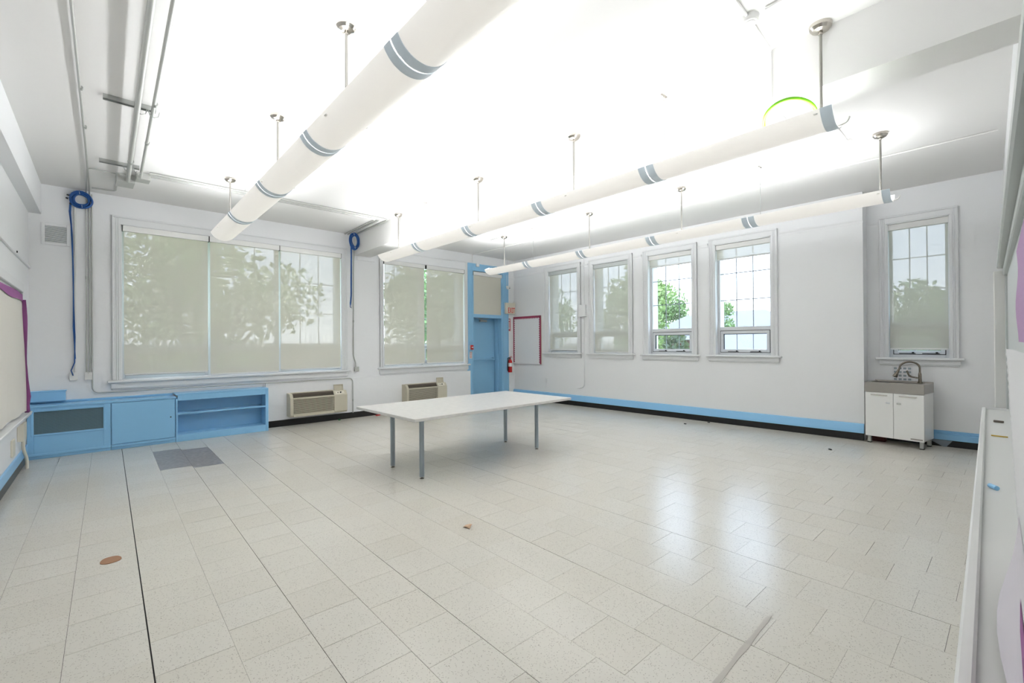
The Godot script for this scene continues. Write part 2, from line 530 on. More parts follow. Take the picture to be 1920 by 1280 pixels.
# a window in its wall's own frame: x along the wall, y up, z into the room
func window(n: int, label: String, at: Vector3, turn: float, w: float, y0: float, y1: float, bays: Array, o: Dictionary) -> Node3D:
	var t := struct("window_%d" % n, label, "window", at, turn)
	var h := w / 2.0
	var cw: float = o.get("casing", 0.105)
	var top: float = o.get("top", y1 + 0.11)
	var depth: float = o.get("depth", 0.13)
	# casing: two stiles and a head, each stepped
	for s in [-1.0, 1.0]:
		var a: float = h * s
		var b: float = (h + cw) * s
		part(t, "casing", bx(min(a, b), max(a, b), y0 - 0.01, top, -0.01, 0.022, 0.004), M.trim)
		for q in [0.30, 0.52]:
			var fl: float = (h + cw * q) * s
			part(t, "casing_bead", bx(fl - 0.006, fl + 0.006, y0 - 0.01, top - 0.02, 0.018, 0.030, 0.005), M.trim)
		var e: float = (h + cw - 0.022) * s
		part(t, "casing_edge", bx(min(e, b), max(e, b), y0 - 0.01, top + 0.002, 0.0, 0.036, 0.005), M.trim)
		# reveal lining
		var r: float = (h - 0.012) * s
		part(t, "jamb", bx(min(a, r), max(a, r), y0, y1, -depth - 0.06, 0.012), M.trim)
	part(t, "head_casing", bx(-h - cw, h + cw, y1, top, -0.01, 0.024, 0.004), M.trim)
	part(t, "head_edge", bx(-h - cw, h + cw, top - 0.018, top + 0.008, 0.0, 0.042, 0.005), M.trim)
	part(t, "head_jamb", bx(-h, h, y1 - 0.012, y1 + 0.004, -depth - 0.06, 0.012), M.trim)
	# sill and apron
	var st: float = o.get("sill_top", y0)
	var sb: float = o.get("sill_bottom", y0 - 0.12)
	part(t, "sill", bx(-h - cw - 0.055, h + cw + 0.055, st - 0.032, st + 0.002, -depth - 0.06, 0.075, 0.010), M.trim)
	part(t, "apron", bx(-h - cw - 0.015, h + cw + 0.015, sb + 0.018, st - 0.03, -0.01, 0.034, 0.006), M.trim)
	part(t, "apron_bead", bx(-h - cw - 0.005, h + cw + 0.005, sb, sb + 0.022, -0.01, 0.022, 0.006), M.trim)
	# bays: each a fixed light over a hopper sash
	var rail: float = o.get("rail", 1.66)
	for bay in bays:
		var x0: float = bay[0] - at_mid(o)
		var x1: float = bay[1] - at_mid(o)
		var fz := -depth
		var fr := part(t, "frame", mb().box(Vector3(x0, y0, fz - 0.05), Vector3(x0 + 0.04, y1, fz + 0.02), 0.003).box(Vector3(x1 - 0.04, y0, fz - 0.05), Vector3(x1, y1, fz + 0.02), 0.003).box(Vector3(x0 + 0.04, y1 - 0.05, fz - 0.05), Vector3(x1 - 0.04, y1, fz + 0.02), 0.003).box(Vector3(x0 + 0.04, y0, fz - 0.05), Vector3(x1 - 0.04, y0 + 0.045, fz + 0.02), 0.003).box(Vector3(x0 + 0.04, rail - 0.02, fz - 0.05), Vector3(x1 - 0.04, rail + 0.045, fz + 0.02), 0.003), M.vinyl)
		part(fr, "pane", bx(x0 + 0.04, x1 - 0.04, rail + 0.045, y1 - 0.05, fz - 0.018, fz - 0.014), M.glass)
		var hgt := y1 - 0.05 - rail - 0.045
		var wid := x1 - x0 - 0.08
		for q in [1, 2]:
			var mx: float = x0 + 0.04 + wid * q / 3.0
			part(fr, "muntin", bx(mx - 0.007, mx + 0.007, rail + 0.045, y1 - 0.05, fz - 0.022, fz - 0.010, 0.002), M.muntin)
			var my: float = rail + 0.045 + hgt * q / 3.0
			part(fr, "muntin", bx(x0 + 0.04, x1 - 0.04, my - 0.007, my + 0.007, fz - 0.022, fz - 0.010, 0.002), M.muntin)
		# hopper: gasket line, sash, pane, catches
		var hy0 := y0 + 0.052
		var hy1 := rail - 0.028
		var hx0 := x0 + 0.048
		var hx1 := x1 - 0.048
		var sash := part(t, "hopper_sash", mb().box(Vector3(hx0, hy0, fz - 0.03), Vector3(hx0 + 0.045, hy1, fz + 0.028), 0.003).box(Vector3(hx1 - 0.045, hy0, fz - 0.03), Vector3(hx1, hy1, fz + 0.028), 0.003).box(Vector3(hx0 + 0.045, hy1 - 0.05, fz - 0.03), Vector3(hx1 - 0.045, hy1, fz + 0.028), 0.003).box(Vector3(hx0 + 0.045, hy0, fz - 0.03), Vector3(hx1 - 0.045, hy0 + 0.05, fz + 0.028), 0.003), M.vinyl)
		part(sash, "gasket", mb().box(Vector3(hx0 - 0.008, hy0 - 0.008, fz - 0.02), Vector3(hx0, hy1 + 0.008, fz + 0.0215)).box(Vector3(hx1, hy0 - 0.008, fz - 0.02), Vector3(hx1 + 0.008, hy1 + 0.008, fz + 0.0215)).box(Vector3(hx0, hy1, fz - 0.02), Vector3(hx1, hy1 + 0.009, fz + 0.0215)).box(Vector3(hx0, hy0 - 0.008, fz - 0.02), Vector3(hx1, hy0, fz + 0.0215)), M.gasket)
		part(sash, "glazing_bead", mb().box(Vector3(hx0 + 0.045, hy1 - 0.060, fz - 0.02), Vector3(hx1 - 0.045, hy1 - 0.05, fz + 0.012)).box(Vector3(hx0 + 0.045, hy0 + 0.05, fz - 0.02), Vector3(hx0 + 0.053, hy1 - 0.06, fz + 0.012)), M.gasket)
		part(sash, "pane", bx(hx0 + 0.045, hx1 - 0.045, hy0 + 0.05, hy1 - 0.05, fz - 0.012, fz - 0.008), M.glass)
		for q in [1, 2]:
			var mx: float = hx0 + (hx1 - hx0) * q / 3.0
			part(sash, "muntin", bx(mx - 0.005, mx + 0.005, hy0 + 0.05, hy1 - 0.05, fz - 0.017, fz - 0.004, 0.002), M.muntin)
		for q in [0.27, 0.73]:
			var mx: float = hx0 + (hx1 - hx0) * q
			part(sash, "catch", mb().box(Vector3(mx - 0.09, hy0 + 0.004, fz + 0.028), Vector3(mx + 0.09, hy0 + 0.014, fz + 0.036), 0.002).box(Vector3(mx + 0.05, hy0 + 0.012, fz + 0.028), Vector3(mx + 0.075, hy0 + 0.030, fz + 0.044), 0.003), M.gasket)
	# mullion posts between bays
	for i in bays.size() - 1:
		var x0: float = bays[i][1] - at_mid(o)
		var x1: float = bays[i + 1][0] - at_mid(o)
		part(t, "mullion", bx(x0, x1, y0, y1, -depth - 0.06, -0.05, 0.003), M.trim)
	return t

func at_mid(o: Dictionary) -> float:
	return o.get("mid", 0.0)

func blind(label: String, group: String, at: Vector3, turn: float, w: float, top: float, bottom: float, o := {}) -> Node3D:
	var t := thing("roller_blind", label, "blind", at, turn, group)
	var h := w / 2.0
	part(t, "fascia", bx(-h, h, top - 0.085, top, -0.035, 0.030, 0.004), o.get("fascia", M.white), Vector3.ZERO)
	for s in [-1.0, 1.0]:
		part(t, "end_bracket", bx(min(h * s, (h + 0.004) * s), max(h * s, (h + 0.004) * s), top - 0.087, top + 0.001, -0.036, 0.029), M.gasket)
	var g := []
	var rng := RandomNumberGenerator.new()
	rng.seed = int(at.x * 100 + at.z * 1000)
	for i in 13:
		var row := []
		for j in 7:
			var y := lerpf(top - 0.07, bottom, i / 12.0)
			row.append(Vector3(lerpf(-h + 0.010, h - 0.010, j / 6.0), y, 0.001 * sin(j * 1.7 + i * 0.6) + rng.randf_range(-0.0005, 0.0005)))
		g.append(row)
	var f := mb()
	for i in 12:
		for j in 6:
			var k: Vector3 = (g[i + 1][j] - g[i][j]).cross(g[i][j + 1] - g[i][j]).normalized()
			if k.z < 0: k = -k
			f.quad(g[i][j], g[i + 1][j], g[i + 1][j + 1], g[i][j + 1], k)
	part(t, "fabric", f, o.get("cloth", M.shade))
	part(t, "bottom_bar", bx(-h + 0.018, h - 0.018, bottom - 0.022, bottom + 0.004, -0.007, 0.007, 0.004), M.white)
	return t

func build_windows() -> void:
	var gb := "roller blinds on the back wall"
	window(1, "wide three-bay window left of the blue door", Vector3(1.985, 0, ZA), 0, 3.25, 0.96, 3.21, [[0.365, 1.435], [1.46, 2.49], [2.515, 3.605]], {"mid": 1.985, "rail": 1.42, "top": 3.325, "sill_top": 0.945, "sill_bottom": 0.81, "depth": 0.14})
	var bz := ZA + 0.012
	blind("pulled-down beige roller blind nearest the pipes, on the widest window", gb, Vector3(0.902, 0, bz), 0, 1.055, 3.203, 1.035, {"fascia": M.gloss_white})
	blind("pulled-down beige roller blind in the middle of the widest window", gb, Vector3(1.96, 0, bz + 0.012), 0, 1.045, 3.203, 0.985, {"fascia": M.gloss_white})
	blind("pulled-down beige roller blind next to the smaller cable coil, on the widest window", gb, Vector3(3.043, 0, bz), 0, 1.10, 3.203, 1.01, {"fascia": M.gloss_white})
	window(2, "two-bay window beside the blue door", Vector3(5.545, 0, ZA), 0, 2.11, 0.98, 3.21, [[4.495, 5.47], [5.50, 6.595]], {"mid": 5.545, "rail": 1.40, "top": 3.40, "sill_top": 0.955, "sill_bottom": 0.81, "depth": 0.14, "casing": 0.08})
	blind("pulled-down beige roller blind on the two-bay window, bay away from the door", gb, Vector3(4.992, 0, bz), 0, 0.99, 3.203, 1.02)
	blind("pulled-down beige roller blind on the two-bay window, bay nearest the door", gb, Vector3(6.05, 0, bz), 0, 1.05, 3.203, 1.02)
	var k := 3
	var words := ["narrow shaded window nearest the pin board with the maroon border", "narrow shaded window second from the maroon-bordered pin board", "narrow window with raised blind, view of a leafy tree", "narrow window with raised blind, view of grey roofs"]
	for c in [-7.02, -5.67, -4.31, -2.97]:
		window(k, words[k - 3], Vector3(XB, 0, c), -PI / 2, 0.92, 1.21, 3.19, [[-0.45, 0.45]], {"rail": 1.665, "top": 3.29, "sill_bottom": 1.09, "depth": 0.12, "casing": 0.10})
		k += 1
	var gr := "roller blinds on the narrow windows"
	var bx_ := XB + 0.045
	blind("pulled-down blind on narrow window nearest the maroon-bordered board", gr, Vector3(bx_, 0, -7.02), -PI / 2, 0.895, 3.175, 1.285, {"fascia": M.grey_frame, "cloth": M.open_shade})
	blind("pulled-down blind on the second narrow window from the maroon-bordered board", gr, Vector3(bx_, 0, -5.67), -PI / 2, 0.895, 3.175, 1.245, {"fascia": M.grey_frame, "cloth": M.open_shade})
	blind("raised blind on the narrow window with the leafy tree view", gr, Vector3(bx_, 0, -4.31), -PI / 2, 0.895, 3.175, 2.955, {"cloth": M.open_shade})
	blind("raised blind on the narrow window with the grey roof view", gr, Vector3(bx_, 0, -2.97), -PI / 2, 0.895, 3.175, 2.925, {"cloth": M.open_shade})
	window(7, "small window above the sink", Vector3(XR, 0, -0.73), -PI / 2, 0.66, 1.20, 3.15, [[-0.32, 0.32]], {"rail": 1.665, "top": 3.245, "sill_bottom": 1.09, "depth": 0.12, "casing": 0.085})
	blind("pulled-down blind on the window above the sink", gr, Vector3(XR + 0.045, 0, -0.73), -PI / 2, 0.64, 3.137, 1.335, {"cloth": M.open_shade})

func build_door() -> void:
	var d := struct("door_1", "blue painted exit door with a blue casing and push bar", "door", Vector3(7.325, 0, ZA))
	for s in [[-0.645, -0.475], [0.475, 0.70]]:
		part(d, "casing", bx(s[0], s[1], 0, 3.40, -0.01, 0.030, 0.005), M.blue_door)
		part(d, "casing_bead", bx(s[0] + 0.012, s[0] + 0.034, 0, 3.39, 0.02, 0.042, 0.006), M.blue_door)
		part(d, "casing_bead", bx(s[1] - 0.034, s[1] - 0.012, 0, 3.39, 0.02, 0.042, 0.006), M.blue_door)
	part(d, "head_casing", bx(-0.645, 0.70, 3.22, 3.40, -0.01, 0.034, 0.005), M.blue_door)
	part(d, "transom_bar", bx(-0.475, 0.475, 2.08, 2.165, -0.30, 0.030, 0.005), M.blue_door)
	part(d, "transom_panel", bx(-0.475, 0.475, 2.165, 3.22, -0.30, -0.26), M.blue_door)
	for s in [-1.0, 1.0]:
		part(d, "jamb", bx(min(0.475 * s, 0.455 * s), max(0.475 * s, 0.455 * s), 0, 3.22, -0.36, 0.02), M.blue_door)
		part(d, "stop", bx(min(0.455 * s, 0.435 * s), max(0.455 * s, 0.435 * s), 0, 2.08, -0.23, -0.10, 0.004), M.blue_door)
	part(d, "leaf", bx(-0.453, 0.453, 0.008, 2.08, -0.31, -0.262, 0.003), M.blue_door)
	var bar := part(d, "push_bar", mb().tube([Vector3(-0.37, 1.045, -0.19), Vector3(0.39, 1.045, -0.19)], 0.017, 12), M.blue_door, Vector3.ZERO, "blue push bar")
	for s in [-0.36, 0.38]:
		part(bar, "bracket", bx(s - 0.03, s + 0.03, 1.01, 1.08, -0.262, -0.185, 0.006), M.blue_door)
	var cl := part(d, "closer", bx(-0.06, 0.16, 1.995, 2.045, -0.262, -0.20, 0.006), M.zinc)
	part(cl, "arm", mb().tube([Vector3(0.02, 2.05, -0.225), Vector3(-0.18, 2.068, -0.14), Vector3(0.12, 2.072, -0.10)], 0.008, 6), M.zinc)
	blind("beige blind over the transom above the blue door", "roller blinds on the back wall", Vector3(7.325, 0, ZA + 0.004), 0, 0.935, 3.205, 2.175)

# ------------------------------------------------------------------ lamps
func lamp_row(label: String, x_at: float, ends := [-7.26, -6.055, -4.745, -3.42, -2.07, -0.70]) -> void:
	var t := thing("linear_pendant_lamp", label, "lamp", Vector3(x_at, 2.985, 0), -LEAN, "rows of hanging linear uplights")
	var hw := 0.15
	var sag := 0.10
	var r := (hw * hw + sag * sag) / (2 * sag)
	var half := asin(hw / r)
	var trough := func(rr: float, w: float) -> PackedVector2Array:
		var p := PackedVector2Array()
		for i in 19:
			var a := lerpf(-half, half, i / 18.0)
			p.append(Vector2(sin(a) * rr, r - sag - cos(a) * rr))
		for i in 19:
			var a := lerpf(half, -half, i / 18.0)
			p.append(Vector2(sin(a) * (rr - w), r - sag - cos(a) * (rr - w)))
		return p
	var smooth_trough := func(z0: float, z1: float, rr: float, w: float) -> MB:
		var m := mb()
		for i in 18:
			var a := lerpf(-half, half, i / 18.0)
			var b := lerpf(-half, half, (i + 1) / 18.0)
			var na := Vector3(sin(a), -cos(a), 0)
			var nb := Vector3(sin(b), -cos(b), 0)
			var c := Vector3(0, r - sag, 0)
			for s in [[rr, 1.0], [rr - w, -1.0]]:
				m.soft(c + na * s[0] + Vector3(0, 0, z0), c + nb * s[0] + Vector3(0, 0, z0), c + nb * s[0] + Vector3(0, 0, z1), c + na * s[0] + Vector3(0, 0, z1), na * s[1], nb * s[1], nb * s[1], na * s[1])
			for z in [[z0, -1.0], [z1, 1.0]]:
				m.quad(c + na * rr + Vector3(0, 0, z[0]), c + nb * rr + Vector3(0, 0, z[0]), c + nb * (rr - w) + Vector3(0, 0, z[0]), c + na * (rr - w) + Vector3(0, 0, z[0]), Vector3(0, 0, z[1]))
		for s in [-1.0, 1.0]:
			var e := Vector3(sin(half) * s, -cos(half), 0)
			var c := Vector3(0, r - sag, 0)
			m.quad(c + e * rr + Vector3(0, 0, z0), c + e * rr + Vector3(0, 0, z1), c + e * (rr - w) + Vector3(0, 0, z1), c + e * (rr - w) + Vector3(0, 0, z0), Vector3.UP)
		return m
	for i in ends.size() - 1:
		var z0: float = ends[i] + (0.006 if i > 0 else 0.0)
		var z1: float = ends[i + 1] - 0.006
		part(t, "lens", smooth_trough.call(z0, z1, r, 0.004), M.lens)
		for e in ([z1 - 0.068] if i == 0 else [z0, z1 - 0.068]):
			part(t, "joint_band", smooth_trough.call(e, e + 0.068, r + 0.0035, 0.0035), M.band)
		for s in [-0.06, 0.06]:
			part(t, "lamp_tube", mb().tube([Vector3(s, -0.038, z0 + 0.03), Vector3(s, -0.038, z1 - 0.03)], 0.013, 10), M.tube)
		# each tube throws its light up and outwards, as the trough's reflector does
		for side in [-1.0, 1.0]:
			var l := AreaLight3D.new()
			l.name = "uplight"
			l.area_size = Vector2(0.09, z1 - z0 - 0.06)
			l.area_normalize_energy = true
			l.light_energy = LAMP_ENERGY
			l.light_color = Color(0.98, 0.99, 1.0)
			l.light_size = 0.1
			l.shadow_enabled = true
			l.position = Vector3(0.055 * side, -0.018, (z0 + z1) / 2)
			l.basis = Basis(Vector3.BACK, -0.90 * side) * Basis(Vector3.RIGHT, PI / 2)
			t.add_child(l, true)
		if i > 0:
			part(t, "connector", bx(-0.085, 0.085, -0.070, -0.028, ends[i] - 0.004, ends[i] + 0.004), M.leg_grey)
	# far end closes with a cap, near end is left with a bracket hook
	part(t, "end_cap", mb().prism(trough.call(r, r * 0.985 - 0.02), ends[0] - 0.004, ends[0]), M.lens)
	part(t, "end_hook", mb().tube(pipe_path([Vector3(0.02, -0.085, -0.712), Vector3(0.02, -0.080, -0.66), Vector3(0.02, -0.045, -0.645)], 0.02), 0.006, 6), M.white)
	for z in [-0.80, -3.0, -4.63, -6.80]:
		var rod := part(t, "rod", mb().tube([Vector3(0, -0.05, z), Vector3(0, CEIL - 2.985 - 0.02, z)], 0.010, 10), M.rod)
		part(rod, "canopy", mb().lathe([Vector2(0.012, -0.052), Vector2(0.03, -0.050), Vector2(0.052, -0.040), Vector2(0.066, -0.022), Vector2(0.070, 0.0), Vector2(0.0, 0.0)], Vector3(0, CEIL - 2.985, z), 24), M.nickel)
		part(rod, "collar", mb().lathe([Vector2(0, -0.07), Vector2(0.014, -0.068), Vector2(0.014, -0.05), Vector2(0.0, -0.048)], Vector3(0, CEIL - 2.985, z), 12), M.nickel)
		part(rod, "crossbar", bx(-0.146, 0.146, -0.03, -0.022, z - 0.012, z + 0.012, 0.002), M.white)
	for z in [-1.97, -5.97]:
		var cab := part(t, "hanger_cable", mb().tube([Vector3(0, -0.06, z), Vector3(0, CEIL - 2.985, z)], 0.0022, 6), M.steel)
		part(cab, "clip", bx(-0.045, 0.045, CEIL - 2.985 - 0.012, CEIL - 2.985, z - 0.009, z + 0.009, 0.003), M.nickel)
		part(cab, "grip", mb().tube([Vector3(0, CEIL - 2.985 - 0.05, z), Vector3(0, CEIL - 2.985 - 0.01, z)], 0.005, 8), M.nickel)
const LAMP_ENERGY := 0.95

# ------------------------------------------------------------------ furniture
func build_table() -> void:
	var t := thing("table", "white laminate table on four round grey legs", "table", Vector3(3.575, 0, -4.59), 0.008)
	part(t, "tabletop", bx(-1.225, 1.225, 0.668, 0.70, -0.655, 0.655, 0.004), M.table)
	for p in [[-0.965, -0.255], [-0.965, 0.37], [0.885, -0.305], [0.885, 0.32]]:
		var l := part(t, "leg", mb().tube([Vector3(p[0], 0.022, p[1]), Vector3(p[0], 0.668, p[1])], 0.026, 18), M.leg_grey)
		part(l, "foot", mb().lathe([Vector2(0, 0), Vector2(0.024, 0), Vector2(0.026, 0.006), Vector2(0.012, 0.012), Vector2(0.012, 0.026)], Vector3(p[0], 0, p[1]), 16), M.nickel)
		part(l, "mounting_plate", mb().lathe([Vector2(0.026, 0.655), Vector2(0.05, 0.660), Vector2(0.05, 0.668)], Vector3(p[0], 0, p[1]), 16), M.steel)

func build_cabinets() -> void:
	var z0 := ZA
	var zf := -8.377
	var x0 := -0.565
	var r := thing("radiator_cover", "blue radiator cover with a dark mesh grille", "radiator cover", Vector3(x0, 0, z0))
	var D := zf - z0
	part(r, "face_frame", mb().box(Vector3(0, 0.07, D - 0.03), Vector3(0.058, 0.655, D), 0.003).box(Vector3(0.722, 0.07, D - 0.03), Vector3(0.794, 0.655, D), 0.003).box(Vector3(0.058, 0.61, D - 0.03), Vector3(0.722, 0.655, D), 0.003).box(Vector3(0.058, 0.07, D - 0.03), Vector3(0.722, 0.318, D), 0.003), M.blue)
	part(r, "grille_frame", mb().box(Vector3(0.035, 0.296, D - 0.004), Vector3(0.06, 0.632, D + 0.012), 0.003).box(Vector3(0.718, 0.296, D - 0.004), Vector3(0.743, 0.632, D + 0.012), 0.003).box(Vector3(0.06, 0.607, D - 0.004), Vector3(0.718, 0.632, D + 0.012), 0.003).box(Vector3(0.06, 0.296, D - 0.004), Vector3(0.718, 0.321, D + 0.012), 0.003), M.blue)
	var gm := mb()
	for i in 60:
		var x := 0.062 + i * 0.0111
		gm.box(Vector3(x, 0.321, D - 0.012), Vector3(x + 0.0035, 0.607, D - 0.008))
	for i in 34:
		var y := 0.323 + i * 0.0085
		gm.box(Vector3(0.06, y, D - 0.013), Vector3(0.718, y + 0.003, D - 0.009))
	var go := part(r, "wire_mesh", gm, M.wire, Vector3.ZERO, "blue-grey wire mesh")
	go.set_meta("kind", "stuff")
	part(r, "inner_panel", bx(0.02, 0.78, 0.1, 0.65, D - 0.06, D - 0.05), M.mesh_grille)
	part(r, "plinth", bx(0, 0.794, 0, 0.07, D - 0.04, D - 0.012, 0.003), M.blue)
	part(r, "toe_trim", bx(0, 0.794, 0.04, 0.072, D - 0.02, D + 0.006, 0.004), M.blue)
	part(r, "side_panel", bx(0.776, 0.794, 0, 0.655, 0, D - 0.03), M.blue)
	var c := thing("cupboard", "blue low cupboard with a plain flat door", "cupboard", Vector3(0.232, 0, z0))
	part(c, "body", mb().box(Vector3(0, 0.07, 0), Vector3(0.018, 0.655, D - 0.02)).box(Vector3(0.706, 0.07, 0), Vector3(0.724, 0.655, D - 0.02)).box(Vector3(0.018, 0.07, D - 0.06), Vector3(0.706, 0.655, D - 0.02)), M.blue)
	var door := part(c, "door", bx(0.006, 0.712, 0.078, 0.652, D - 0.02, D + 0.002, 0.004), M.blue)
	part(door, "keyhole", mb().lathe([Vector2(0.009, 0), Vector2(0.009, 0.003), Vector2(0, 0.003)], Vector3.ZERO, 12), M.black, Vector3(0.665, 0.385, D + 0.001)).rotation.x = PI / 2
	part(c, "plinth", bx(0, 0.724, 0, 0.07, D - 0.04, D - 0.012, 0.003), M.blue)
	part(c, "toe_trim", bx(0, 0.724, 0.04, 0.072, D - 0.02, D + 0.006, 0.004), M.blue)
	var b := thing("bookcase", "blue open bookcase with one shelf", "bookcase", Vector3(0.958, 0, z0))
	var w := 1.262
	part(b, "side_panel", bx(0, 0.022, 0.0, 0.645, 0.0, D, 0.003), M.blue)
	part(b, "side_panel", bx(w - 0.045, w, 0.0, 0.72, 0.0, D, 0.003), M.blue)
	part(b, "back_panel", bx(0.022, w - 0.045, 0.05, 0.645, 0.045, 0.06), M.blue)
	part(b, "shelf", bx(0.022, w - 0.045, 0.405, 0.428, 0.06, D - 0.006, 0.003), M.blue)
	part(b, "bottom_shelf", bx(0.022, w - 0.045, 0.085, 0.108, 0.06, D - 0.004, 0.003), M.blue)
	part(b, "plinth", bx(0.022, w - 0.045, 0.0, 0.086, D - 0.03, D - 0.004, 0.003), M.blue)
	part(b, "top_rail", bx(0.022, w - 0.045, 0.615, 0.70, D - 0.022, D, 0.003), M.blue)
	part(b, "top", bx(0.0, w - 0.001, 0.70, 0.722, 0.0, D + 0.004, 0.003), M.blue)
	single("cabinet_top", mb().box(Vector3(0, 0.655, 0), Vector3(1.523, 0.685, D + 0.012), 0.005).box(Vector3(0, 0.685, 0), Vector3(1.523, 0.713, 0.03), 0.005), M.blue, "long blue top over radiator cover and cupboard", "cabinet top", Vector3(x0, 0, z0))
	single("pipe_box", mb().box(Vector3(0, 0.713, 0.0), Vector3(0.345, 0.84, 0.10), 0.003).box(Vector3(0, 0.84, 0.0), Vector3(0.355, 0.856, 0.108), 0.004), M.blue, "small blue boxed step in the corner above the radiator cover", "box", Vector3(x0, 0, z0))

func air_conditioner(label: String, x: float) -> void:
	var t := thing("air_conditioner", label, "air conditioner", Vector3(x, 0.165, ZA + 0.045), 0, "wall air conditioners under the windows")
	var w := 1.02
	var d := 0.205
	# side profile with a sloping top edge, drawn along the width
	var prof := PackedVector2Array([Vector2(0, 0), Vector2(d - 0.03, 0), Vector2(d, 0.03), Vector2(d, 0.33), Vector2(d - 0.055, 0.405), Vector2(0, 0.415)])
	for e in [[0.0, 0.05], [w - 0.245, w]]:
		part(t, "end_panel", mb().prism(prof, e[0], e[1]).swapped(), M.beige)
	part(t, "back_case", bx(0.05, w - 0.245, 0.0, 0.41, 0.0, d - 0.075), M.beige_dark)
	part(t, "front_frame", mb().box(Vector3(0.05, 0.0, d - 0.075), Vector3(w - 0.245, 0.045, d), 0.006).box(Vector3(0.05, 0.305, d - 0.075), Vector3(w - 0.245, 0.338, d), 0.006), M.beige)
	for i in 13:
		var y := 0.052 + i * 0.0198
		var s := part(t, "louver", bx(0.05, w - 0.245, -0.005, 0.005, -0.010, 0.010, 0.002), M.beige, Vector3(0, y, d - 0.014))
		s.rotation.x = -0.15
	part(t, "air_outlet", bx(0.055, w - 0.25, 0.338, 0.352, d - 0.10, d - 0.02), M.beige_dark)
	for i in 6:
		var o := part(t, "outlet_vane", bx(0.055, w - 0.25, 0, 0.004, -0.004, 0.004), M.beige_dark, Vector3(0, 0.36 + 0.008 * i, d - 0.03 - 0.012 * i))
		o.rotation.x = -0.6
	part(t, "top_edge", bx(0.05, w - 0.245, 0.40, 0.418, 0.0, d - 0.11, 0.004), M.beige)
	var cp := part(t, "control_panel", bx(w - 0.215, w - 0.05, -0.003, 0.003, -0.032, 0.032, 0.001), M.cream_sign, Vector3(0, 0.371, d - 0.027))
	cp.rotation.x = 0.94
	part(cp, "knob", mb().lathe([Vector2(0.014, 0), Vector2(0.014, 0.012), Vector2(0.0, 0.013)], Vector3(w - 0.12, 0.003, 0.0), 12), M.black)
	part(cp, "button", bx(w - 0.18, w - 0.16, 0.003, 0.007, -0.008, 0.008), M.beige_dark)
	var lid := part(t, "control_lid", mb().box(Vector3(w - 0.225, 0.0, -0.008), Vector3(w - 0.05, 0.115, 0.0), 0.003).box(Vector3(w - 0.225, 0.0, 0.0), Vector3(w - 0.213, 0.115, 0.012), 0.002).box(Vector3(w - 0.062, 0.0, 0.0), Vector3(w - 0.05, 0.115, 0.012), 0.002).box(Vector3(w - 0.213, 0.103, 0.0), Vector3(w - 0.062, 0.115, 0.012), 0.002), M.beige, Vector3(0, 0.408, d - 0.075))
	lid.rotation.x = -0.12

